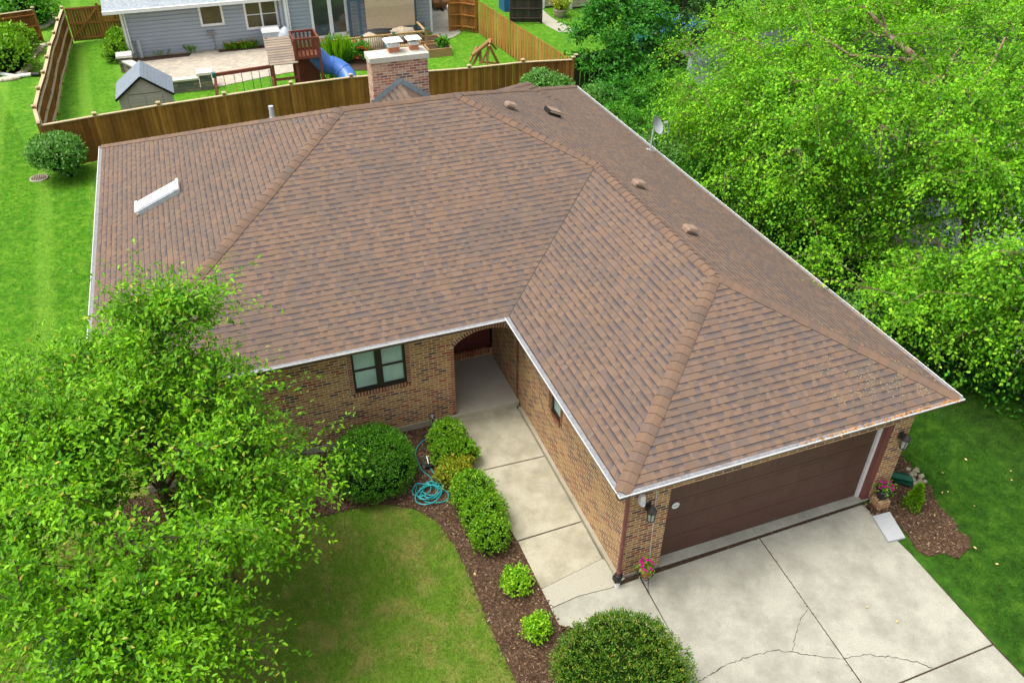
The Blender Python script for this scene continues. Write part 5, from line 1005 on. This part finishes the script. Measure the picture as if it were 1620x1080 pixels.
mb = MB(); mb.obox(b+V(0, 0, .02), up_*.05, sd_*.085, V(0, 0, .035)); obj('base', mb, 'black', spk); mb = MB(); mb.tube([b+sd_*.08, b+up_*.25+sd_*.1, b+up_*.38, b+up_*.25-sd_*.1, b-sd_*.08], .012, 6); obj('frame', mb, 'green_paint', spk); mb = MB(); mb.tube([b+up_*.05+V(0, 0, .05), b+up_*.3+V(0, 0, .05)], .016, 6); obj('spray_bar', mb, 'white_metal', spk)
# flower pot on wire stand
fx, fy = .86, .16
fs = thing('plant_stand', 'black wire stand with curved legs under a pot of pink flowers', 'plant stand', (fx, fy, .02)); mb = MB()
for t in (0, 2.1, 4.2): c_, s_ = math.cos(t+.4), math.sin(t+.4); mb.tube([(fx+.1*c_, fy+.1*s_, .3), (fx+.16*c_, fy+.16*s_, .36), (fx+.19*c_, fy+.19*s_, .24), (fx+.2*c_, fy+.2*s_, .1), (fx+.27*c_, fy+.27*s_, .022)], .007, 5)
for z, r_ in ((.36, .16), (.26, .12)): mb.tube([(fx+r_*math.cos(t), fy+r_*math.sin(t), z) for t in np.linspace(0, 2*math.pi, 17)], .007, 5)
obj('wire_frame', mb, 'black', fs)
def flowers(nm, label, c, pot, prof, petal, nb, sr):
    o = thing(nm, label, 'flower pot', c); mb = MB(); mb.lathe(c, prof, 16); obj('pot', mb, pot, o); top = prof[-1][1]; r_ = prof[-1][0]
    P = rnd3(nb)*V(sr, sr, sr*.6)+V(c[0], c[1], c[2]+top+.05); v, f = leaves(P, rnd3(nb)+V(0, 0, .2), rnd3(nb)*.6+V(0, 0, 1), rng.uniform(.04, .075, nb), .55); raw('leaves', v, f, 'leaf_box', o)
    k = 26; F_ = unit(rnd3(k)*V(1, 1, .7)+V(0, 0, .5))*sr*1.5+V(c[0], c[1], c[2]+top+.06); P = np.repeat(F_, 5, 0); a = np.tile(np.arange(5)*1.2566, k); A_ = np.stack([np.cos(a), np.sin(a), np.full(5*k, .25)], 1)+rnd3(5*k)*.2; v, f = leaves(P, A_, np.tile(V(0, 0, 1), (5*k, 1))+rnd3(5*k)*.2, np.full(5*k, .034), .95, .1); raw('blossoms', v, f, petal, o); return o
flowers('flower_pot', 'terracotta pot of bright pink flowers on a wire stand by the garage', (fx, fy, .27), 'terracotta', [(.08, 0), (.12, .18), (.135, .19), (.135, .23), (.11, .23)], 'petal_pink', 200, .095)
q = V(6.72, .22, 0); pd = thing('brick_pedestal', 'small stack of tan bricks at the right garage corner', 'pedestal', (q[0], q[1], .02)); mb = MB()
for l_ in range(3):
    for k_ in range(2):
        o_ = V(.0, (k_-.5)*.145, 0) if l_ % 2 == 0 else V((k_-.5)*.145, 0, 0); hx, hy = (.142, .069) if l_ % 2 == 0 else (.069, .142); mb.obox(q+o_+V(0, 0, .055+.075*l_), V(hx, 0, 0), V(0, hy, 0), V(0, 0, .034))
obj('bricks', mb, 'brick', pd)
flowers('flower_pot', 'dark blue pot of pink flowers standing on the brick pedestal', (q[0]+.02, q[1]+.02, .245), 'pot_navy', [(.1, 0), (.15, .2), (.165, .21), (.165, .25), (.14, .25)], 'petal_pink', 150, .1)
mb = MB(); c_ = [gz(1380, 817, .05), gz(1405, 857, .05), gz(1432, 851, .05), gz(1407, 810, .05)]; mb.prism([tuple(k[:2]) for k in c_], .024, .075); tag(obj('stone_slab', mb, 'slab_stone', None, tuple(c_[0]*V(1, 1, 0))), 'flat pale stone slab lying at the edge of the driveway', 'slab')
# green splash block and rocks
c_ = V(7.6, .7, .03); sb_ = thing('splash_block', 'dark green plastic downspout splash tray on the mulch', 'splash block', c_); mb = MB(); d = nrm(V(.8, -.5, 0)); s_ = V(-d[1], d[0], 0); a, b = c_-d*.32, c_+d*.34
mb.add([a-s_*.1+V(0, 0, .14), a+s_*.1+V(0, 0, .14), b+s_*.2+V(0, 0, .06), b-s_*.2+V(0, 0, .06), a-s_*.08+V(0, 0, .07), a+s_*.08+V(0, 0, .07), b+s_*.19+V(0, 0, .01), b-s_*.19+V(0, 0, .01)], [[0, 4, 7, 3], [1, 2, 6, 5], [4, 5, 6, 7], [0, 1, 5, 4], [7, 6, 2, 3]]); mb.bar(a+V(0, 0, .15), b+V(0, 0, .08), .16, .03); obj('tray', mb, 'green_plastic', sb_)
for i in range(17):
    q = V(8.08+rng.uniform(-.16, .2), .62+rng.uniform(-.26, .32), 0); mb = MB(); s = rng.uniform(.04, .068); mb.blob((q[0], q[1], .045), (s*1.2, s, s*.75), i+40, .18); tag(obj('rock', mb, 'rock', None, (q[0], q[1], .02)), 'one of the small mossy tan rocks piled beside the green splash tray', 'rock', 'rocks by the splash tray')

# ================================================================== GRASS (one blade mesh per lawn area, stuff)
DRV = [(-1.2, .6), (.9, .2), (6.6, .45), (6.42, -1.1), (6.4, -14), (-1.4, -14), (-.2, -4), (.1, -1.0), (-.6, -.45), (-1.14, -.15)]
def grass(nm, poly, dens, h, excl, lean=.5):
    x, y = scatter(poly, dens, excl); n = len(x); P = np.stack([x, y, np.zeros(n)], 1)
    g = np.array([mnoise.noise(Vector((a*1.7, b*1.7, 0))) for a, b in zip(x[::1], y[::1])]); hh = h*rng.uniform(.55, 1.2, n)*(1+.35*g)
    v, f = blades(P, hh, rng.uniform(.006, .013, n), lean); tag(raw(nm, v, f, 'blade', k=3), kind='stuff')
shrink = lambda pl, k: [(sum(q[0] for q in pl)/len(pl)*(1-k)+q[0]*k, sum(q[1] for q in pl)/len(pl)*(1-k)+q[1]*k) for q in pl]
grass('grass', [(-12.5, -2.5), (-2.0, -2.5), (-1.9, 4.3), (-6, 4.4), (-12.5, 6)], 2600, .05, [BED, shrink(RING, .97), DRV], .7)
grass('grass', [(6.4, -4.5), (13.5, -4.5), (13.5, 7), (7.1, 7), (7.1, .4)], 1500, .06, [BED2, DRV], .7)
grass('grass', [(-14.5, 5), (-8.5, 6.5), (-8.5, 25), (-12, 25), (-14.5, 36)], 650, .07, [BED], .8)

# ================================================================== SHRUBS NEAR THE HOUSE
bush('round_yew', 'large dark green clipped round yew below the front window', 'shrub', (-3.56, 4.82, .5), (.98, .98, .78), 20000, .042, 'leaf_yew', .36, .035, 2.5, spread=.6, stray=0, tuft_n=7)
bush('round_yew', 'big domed yew with yellow tips at the bottom edge beside the driveway', 'shrub', (-.65, -1.83, .5), (1.24, 1.24, .88), 21000, .052, 'leaf_yewtip', .32, .04, 2.2, spread=.6, outw=.9, tuft_n=8, depth=.08, stray=0)
bush('boxwood', 'clipped green boxwood nearest the porch with a loose sprig side', 'shrub', (-1.72, 5.0, .42), (.48, .5, .5), 9000, .045, 'leaf_box', .55, .09, 2.5, lobes=[((-1.74, 5.02, .44), (.46, .5, .52)), ((-1.5, 4.55, .36), (.36, .3, .36)), ((-1.9, 4.68, .36), (.34, .32, .38))])
bush('yellowing_shrub', 'small yellowing shrub squeezed between two boxwoods by the hose', 'shrub', (-1.85, 4.12, .3), (.42, .34, .34), 3000, .055, 'leaf_yellow', .5, .18, 2.5, lobes=[((-1.98, 4.12, .3), (.33, .34, .32)), ((-1.65, 4.2, .3), (.28, .3, .3))], depth=.25)
bush('boxwood', 'long clipped boxwood beside the middle of the concrete walk', 'shrub', (-1.72, 2.9, .42), (.46, .75, .5), 14000, .045, 'leaf_box', .55, .08, 2.3, lobes=[((-1.72, 3.25, .42), (.48, .55, .52)), ((-1.68, 2.65, .4), (.5, .55, .48)), ((-1.72, 2.15, .34), (.42, .42, .42))])
for lb, c, r in (('small lime spirea, the nearer to the boxwoods of two in the mulch', (-1.58, .92, .26), .31), ('small lime spirea almost touching the big domed yew', (-1.62, -.2, .24), .29)):
    bush('spirea', lb, 'shrub', c, (r, r, r*.9), 1500, .055, 'leaf_spirea', .55, .16, 2.6, depth=.4, spread=.8)
o = thing('arborvitae', 'small bright green cone shaped evergreen in the mulch by the driveway', 'shrub', (7.3, -.12, 0)); k = 2600; t = rng.random(k)**.7; a = rng.uniform(0, 6.283, k); rr = .2*(1-t)**.8*(1+.25*np.sin(a*3+t*9))*rng.uniform(.6, 1, k)+.015
P = np.stack([7.3+rr*np.cos(a), -.12+rr*np.sin(a), .06+.72*t], 1); v, f = leaves(P, np.stack([np.cos(a)*.6, np.sin(a)*.6, np.full(k, .8)], 1)+rnd3(k)*.3, np.stack([np.cos(a), np.sin(a), np.zeros(k)], 1)+rnd3(k)*.3, rng.uniform(.035, .075, k), .4); raw('foliage', v, f, 'leaf_box', o)
mb = MB(); mb.tube([(7.3, -.12, 0), (7.3, -.12, .68)], [.02, .005], 6); obj('stem', mb, 'bark', o)
bush('spruce_shrub', 'low blue green spruce under the front tree in a mulch ring', 'shrub', (-9.35, 2.35, .25), (.85, .75, .45), 9000, .06, 'leaf_spruce', .2, .2, 2.8, depth=.3, spread=.7)
bush('lawn_bush', 'clipped round bush with silvery leaves on the lawn before the board fence', 'shrub', (-11.0, 24.1, .95), (.98, .98, .72), 9000, .09, 'leaf_hedge', .5, .06, 2.5, stray=0, lobes=[((-11.0, 24.1, 1.0), (1.0, 1.0, .66)), ((-10.75, 24.05, .45), (.42, .42, .45))])
for lb, u, v_, y, rx in (('clipped pale green bush showing over the back roof, the larger of two', 857, 110, 23.8, 1.0), ('clipped pale green bush showing over the back roof, the smaller of two', 887, 121, 23.2, .75), ('clipped round green bush at the back right corner of the roof', 948, 135, 22.3, .95)):
    c = gy(u, v_, y); hz = c[2]*.5; bush('clipped_bush', lb, 'shrub', (c[0], y, hz), (rx, rx*.9, hz*.97), 4200, .1, 'leaf_hedge', .5, .05, stray=0)
for i, (lb, u, v_, r) in enumerate((('rounded green bush against the grey house corner, the farthest of three', 186, 55, .5), ('rounded green bush against the grey house corner, the middle of three', 185, 68, .55), ('rounded green bush against the grey house corner, the nearest of three', 183, 82, .65))):
    c = gz(u, v_+4, .3); bush('corner_bush', lb, 'shrub', (c[0], c[1], r*.6), (r, r, r*.8), 900, .13, 'leaf_box', .5, .1)
for lb, u, v_, r in (('large bright green shrub in the far left garden, the nearer of two', 12, 92, 1.15), ('bright green shrub in the far left garden, the one by the fence panel', 24, 68, 1.0)):
    c = gz(u, v_, .6); bush('garden_shrub', lb, 'shrub', (c[0], c[1], r*.6), (r, r, r*.85), 2600, .16, 'leaf_spirea' if u < 0 else 'leaf_box', .5, .12)
c = gz(40, 18, .8); bush('garden_shrub', 'dark green shrub at the top left beyond the fence panel', 'shrub', (c[0], c[1], .8), (1.5, 1.3, 1.1), 2600, .17, 'leaf_under', .5, .14)
c = gz(523, 128, .2); bush('clipped_bush', 'small round lime bush under the blue tube slide', 'shrub', (c[0], c[1], .35), (.5, .45, .45), 800, .1, 'leaf_box', .5, .06)
# daylilies, ornamental grass, rose
for i, (u, v_, s) in enumerate(((253, 88, .6), (302, 83, .75), (364, 79, .6), (376, 77, .75), (388, 77, .6), (400, 75, .7))):
    q = gz(u, v_, 0); o = thing('daylily', 'clump of arching daylily leaves with orange flowers along the grey siding', 'plant', q, 'daylilies along the grey house'); v, f = tuft(None, q, 90, .5*s+.1, .12, .7); raw('leaves', v, f, 'leaf_box', o)
    k = 5; P = q+rnd3(k)*V(.16, .16, .05)+V(0, -.1, .42*s+.12); P = np.repeat(P, 4, 0); a = np.tile(np.arange(4)*1.57, k); v, f = leaves(P, np.stack([np.cos(a), np.sin(a), np.full(4*k, .4)], 1), np.tile(V(0, 0, 1), (4*k, 1)), np.full(4*k, .07), .7); raw('blossom', v, f, 'petal_orange', o)
q = gz(537, 98, 0); o = thing('ornamental_grass', 'tall clump of arching ornamental grass in front of the deck', 'plant', q); v, f = tuft(None, q, 420, 1.1, .22, .45); raw('leaves', v, f, 'leaf_box', o)
q = gz(570, 98, 0); bush('rose_bush', 'rose bush with red blooms in front of the deck rail', 'shrub', (q[0], q[1], .5), (.65, .5, .55), 1300, .1, 'leaf_under', .5, .2, depth=.5, spread=.9); o = C.objects[-1] if False else [x for x in C.objects if x.name.startswith('rose_bush')][0]
k = 16; P = np.repeat(unit(rnd3(k)+V(0, -.4, .6))*V(.62, .48, .55)+V(q[0], q[1], .55), 5, 0); v, f = leaves(P, rnd3(5*k)*V(1, 1, .4), rnd3(5*k)+V(0, 0, 1), np.full(5*k, .1), .8); raw('blossoms', v, f, 'petal_red', o)
for u, v_ in ((712, 62), (760, 88), (780, 52), (752, 40)):
    pass
mb = MB(); mb.prism([tuple(gz(u, v_)[:2]) for u, v_ in ((525, 95), (560, 112), (585, 112), (590, 95), (560, 88))], -.02, .03); struct('planting_soil', mb, 'soil')

# ================================================================== TREES
FT = [(-7.55, 2.75, 0), (-7.5, 2.7, 1.0), (-7.4, 2.65, 2.0), (-7.45, 2.6, 3.2), (-7.35, 2.7, 4.4)]
tree('front_tree', 'bright green leafy tree in the front yard hiding the left house corner', 'tree', FT, .15,
     [((-7.95, 2.5, 3.6), (2.5, 2.9, 2.1), 1.0), ((-8.9, 3.6, 3.9), (2.0, 1.9, 1.5), .5), ((-6.85, 3.9, 4.9), (.85, .9, 1.5), .3), ((-5.85, 2.7, 2.9), (1.1, 1.2, 1.0), .3), ((-8.1, .0, 2.5), (1.25, 1.0, 1.1), .28)],
     320, 18, 22, .8, .094, 'leaf_front', twigs=1500, gap=.2, gs=.6, low=-.35, shell=.3, wr=.42, up=.16, droop=.22, hang=.2, lup=1.05, flat=.33)
def birch(label, trunk, r0, ells, ncl, gap, tw=12, nl=18):
    return tree('birch_tree', label, 'tree', trunk, r0, ells, int(ncl*.72), tw+4, nl+2, 1.05, .1, 'leaf_birch', 'birch_bark', None, gap, .2, -.6, 1500, .42, wr=.6, up=.08, droop=.6, hang=.5, lup=.85, flat=.42)
b1 = birch('tall spreading bright green tree with a leaning brown trunk right of the house', [(16.2, 7.4, 0), (15.9, 7.8, 1.8), tuple(gy(1550, 245, 8.6)), tuple(gy(1528, 195, 9.2)), tuple(gy(1490, 130, 10.0)), tuple(gy(1450, 92, 10.8)), tuple(gy(1405, 55, 11.8))], .2,
      [((13.4, 9.3, 4.2), (4.5, 5.2, 3.0), 1.0), ((11.0, 12.0, 3.4), (2.6, 3.6, 2.2), .75), ((14.5, 6.0, 4.6), (4.0, 4.0, 2.4), .5), ((12.2, 5.2, 3.0), (2.3, 2.6, 1.6), .35), ((14.5, 13.5, 5.2), (3.5, 3.5, 2.6), .45)], 560, .38)
mb = MB()
for pl_, r_ in (([(1487, 127, 10.0), (1440, 140, 9.9), (1390, 146, 9.8), (1335, 158, 9.9)], .11), ([(1528, 195, 9.2), (1480, 200, 9.0), (1420, 190, 9.2), (1370, 205, 9.4)], .085), ([(1460, 98, 10.6), (1400, 92, 10.6), (1345, 88, 10.9), (1300, 60, 11.2)], .085), ([(1515, 170, 9.6), (1560, 120, 10.2), (1590, 60, 11)], .085), ([(1540, 220, 8.8), (1590, 215, 8.4), (1640, 240, 8.0)], .085), ([(1405, 55, 11.8), (1380, 25, 12.4), (1340, -10, 13)], .085)):
    mb.tube([gy(*q) for q in pl_], list(np.linspace(r_, r_*.35, len(pl_))), 7)
obj('limb', mb, 'birch_bark', b1)
birch('bright green drooping tree at the right edge, nearest the driveway', [(15.2, 2.0, 0), (15.0, 2.1, 1.8), (14.6, 2.2, 3.6), (14.0, 2.4, 5.0)], .17,
      [((13.5, 2.6, 3.3), (2.8, 2.8, 2.3), 1.0), ((14.8, .2, 3.4), (2.2, 2.0, 2.0), .5), ((11.7, 4.8, 2.5), (1.7, 2.2, 1.5), .5), ((13.2, 6.4, 3.0), (2.6, 2.6, 2.0), .6), ((10.6, 7.6, 2.3), (1.5, 2.6, 1.3), .4), ((8.35, 3.0, 3.35), (.45, .6, .12), .012)], 500, .27)
birch('bright green tree at the top right corner, behind the leaning one', [(18.5, 17, 0), (18.3, 17, 2.5), (18, 16.8, 5)], .2, [((17.5, 16.8, 4.6), (5.0, 4.5, 3.2), 1.0), ((13.2, 17.0, 3.2), (2.6, 2.6, 2.4), .4), ((20.8, 13.2, 4.4), (3.6, 3.8, 3.0), .7)], 400, .3)
c = gy(985, 82, 26)
tree('dark_tree', 'rounded mid green tree at the right end of the brown board fence', 'tree', [(c[0]+.5, 26, 0), (c[0]+.3, 26, 1.2), (c[0], 26, 2.6), (c[0], 26, 3.6)], .13, [((c[0], 26, c[2]+.35), (2.5, 2.3, 2.1), 1.0), ((c[0]-.4, 25.6, c[2]+1.6), (1.5, 1.5, 1.1), .3), ((c[0]+.6, 25.4, c[2]-.8), (1.9, 1.6, 1.0), .3)], 190, 9, 11, .7, .15, 'leaf_dark', twigs=200, gap=.3, wr=.6, up=.2, droop=.2, flat=.45, lup=1.0)
for lb, u, v_, y, r in (('very dark evergreen tree behind the mid green tree, by the weathered fence', 1080, 40, 29, 2.6), ('dark leafy tree at the top edge behind the blue pool', 1135, 5, 33, 3.0), ('dark leafy tree at the top edge above the mid green tree', 1020, -12, 33, 2.4)):
    c = gy(u, v_, y); tree('dark_tree', lb, 'tree', [(c[0]-.3, y, 0), (c[0]-.2, y, 1.5), (c[0], y, 3)], .16, [((c[0], y, max(2.6, c[2])), (r, r, r*.95), 1.0)], 90, 8, 9, .8, .17, 'leaf_deep', twigs=150, gap=.28, wr=.55, flat=.5)
q = gz(1085, 62, 0); mb = MB(); mb.lathe((18.6, 31.5, 0), [(2.2, 0), (2.2, 1.0), (2.25, 1.02), (2.1, 1.02), (2.05, .8), (0, .8)], 28); tag(obj('garden_pool', mb, 'pool_blue', None, (18.6, 31.5, 0)), 'light blue round pool glimpsed through the dark trees', 'pool')
# understorey along the east side
i = 0
for x, y, r, h in ((9.9, 19.5, 1.2, 1.5), (10.9, 22.3, 1.3, 1.6), (12.6, 21.4, 1.5, 1.9), (9.8, 16.6, 1.1, 1.5), (11.6, 17.9, 1.5, 2.1), (10.3, 13.8, 1.1, 1.5), (12.3, 14.6, 1.5, 2.0), (10.2, 11.0, 1.0, 1.3), (12.0, 11.6, 1.4, 1.7), (10.6, 8.4, .95, 1.2), (12.3, 8.6, 1.3, 1.5), (11.2, 5.9, .9, 1.0), (12.8, 5.6, 1.2, 1.4), (12.2, 3.4, 1.0, 1.1), (13.6, 2.4, 1.2, 1.3), (13.2, .2, 1.0, 1.2), (14.2, -1.8, 1.2, 1.2)):
    sec = ('by the back corner of the roof', 'beside the satellite dish', 'along the middle of the long east eave', 'near the front right corner of the roof')[0 if y > 16 else 1 if y > 12 else 2 if y > 7 else 3]
    o = thing('wild_shrub', 'loose green shrub in the thicket %s' % sec, 'shrub', (x, y, 0), 'thicket of shrubs east of the house'); cl, ctr = clusters([((x, y, h*.55), (r, r, h*.55), 1)], int(26*r*h)+10, .4, -.5)
    v, f, b, tp = crown(cl, ctr, 6, 9, .42, .115, wr=.5, up=.4, droop=.15, flat=.7); raw('foliage', v, f, ('leaf_under', 'leaf_dark', 'leaf_under', 'leaf_hedge')[i % 4], o); mb = MB()
    for k in range(5): c = cl[rng.integers(len(cl))]; mb.tube([(x+.1*k-.2, y, 0), (x+(c[0]-x)*.5, y+(c[1]-y)*.5, c[2]*.6), c], [.02, .014, .006], 5)
    obj('stems', mb, 'bark', o); i += 1
for k in range(16):
    x, y = 9.6+rng.random()*2.4, 8.5+rng.random()*8; h = rng.uniform(1.1, 1.9); o = thing('tall_weed', 'tall upright leafy weed standing in the thicket beside the long east eave', 'plant', (x, y, 0), 'tall weeds east of the house'); n = 46; t = np.linspace(.15, 1, n); a = np.arange(n)*2.4
    P = np.stack([np.full(n, x)+.05*t, np.full(n, y), h*t], 1); v, f = leaves(P, np.stack([np.cos(a), np.sin(a), np.full(n, .35)], 1), np.tile(V(0, 0, 1), (n, 1))+rnd3(n)*.2, .26*(1-t*.6), .22); raw('leaves', v, f, 'leaf_under', o); mb = MB(); mb.tube([(x, y, 0), (x+.05, y, h)], [.012, .005], 5); obj('stem', mb, 'leaf_under', o)
# ground ivy and weeds under the thicket
gc = [(8.6, 24), (9.2, 7), (10.6, 3.5), (12.2, .5), (13.5, -3), (15, -3), (14.2, 6), (14.5, 12), (14, 24)]
x, y = scatter(gc, 75); n = len(x); P = np.stack([x, y, rng.random(n)*.22], 1); v, f = leaves(P, rnd3(n)*V(1, 1, .5), rnd3(n)*.5+V(0, 0, 1), rng.uniform(.07, .16, n), .55); tag(raw('ground_cover', v, f, 'leaf_dark'), kind='stuff')
# a few fallen yellow leaves
pl = [gz(u, v_, .05) for u, v_ in ((1490, 780), (1530, 728), (1493, 748), (1545, 868), (1580, 892), (1600, 760), (1598, 745), (1500, 776), (1370, 960), (1420, 980), (1100, 905), (900, 660), (842, 752), (870, 756), (12, 1060), (560, 745), (750, 905), (742, 850), (1540, 800), (1470, 840), (1478, 812))]
for pt in pl:
    v, f = leaves(np.array([pt]), rnd3(1)*V(1, 1, .2), rnd3(1)*.3+V(0, 0, 1), np.array([rng.uniform(.05, .09)]), .6); tag(raw('fallen_leaf', v, f, 'fallen', None, tuple(pt)), 'single fallen yellow leaf lying on the ground', 'leaf', 'fallen yellow leaves')

k = 260; x = rng.uniform(.3, 6.3, k); y = rng.uniform(-5, .2, k); v, f = leaves(np.stack([x, y, np.full(k, .026)], 1), rnd3(k)*V(1, 1, .1), rnd3(k)*.2+V(0, 0, 1), rng.uniform(.006, .022, k), .6, .1)
k2 = 160; x2 = np.concatenate([rng.uniform(1.3, 6.4, 80), 3.7-rng.random(80)*.2]); y2 = np.concatenate([rng.normal(.36, .02, 80), -rng.random(80)*4]); x2[80:] = 3.702+.0552*(y2[80:]-.335)+rng.normal(size=80)*.012
v2, f2 = leaves(np.stack([x2, y2, np.full(k2, .024)], 1), rnd3(k2)*V(1, 1, .2), rnd3(k2)*.3+V(0, 0, 1), rng.uniform(.015, .04, k2), .5, .1); tag(raw('driveway_litter', np.concatenate([v, v2]), np.concatenate([f, f2+len(v)]), 'chip'), kind='stuff')
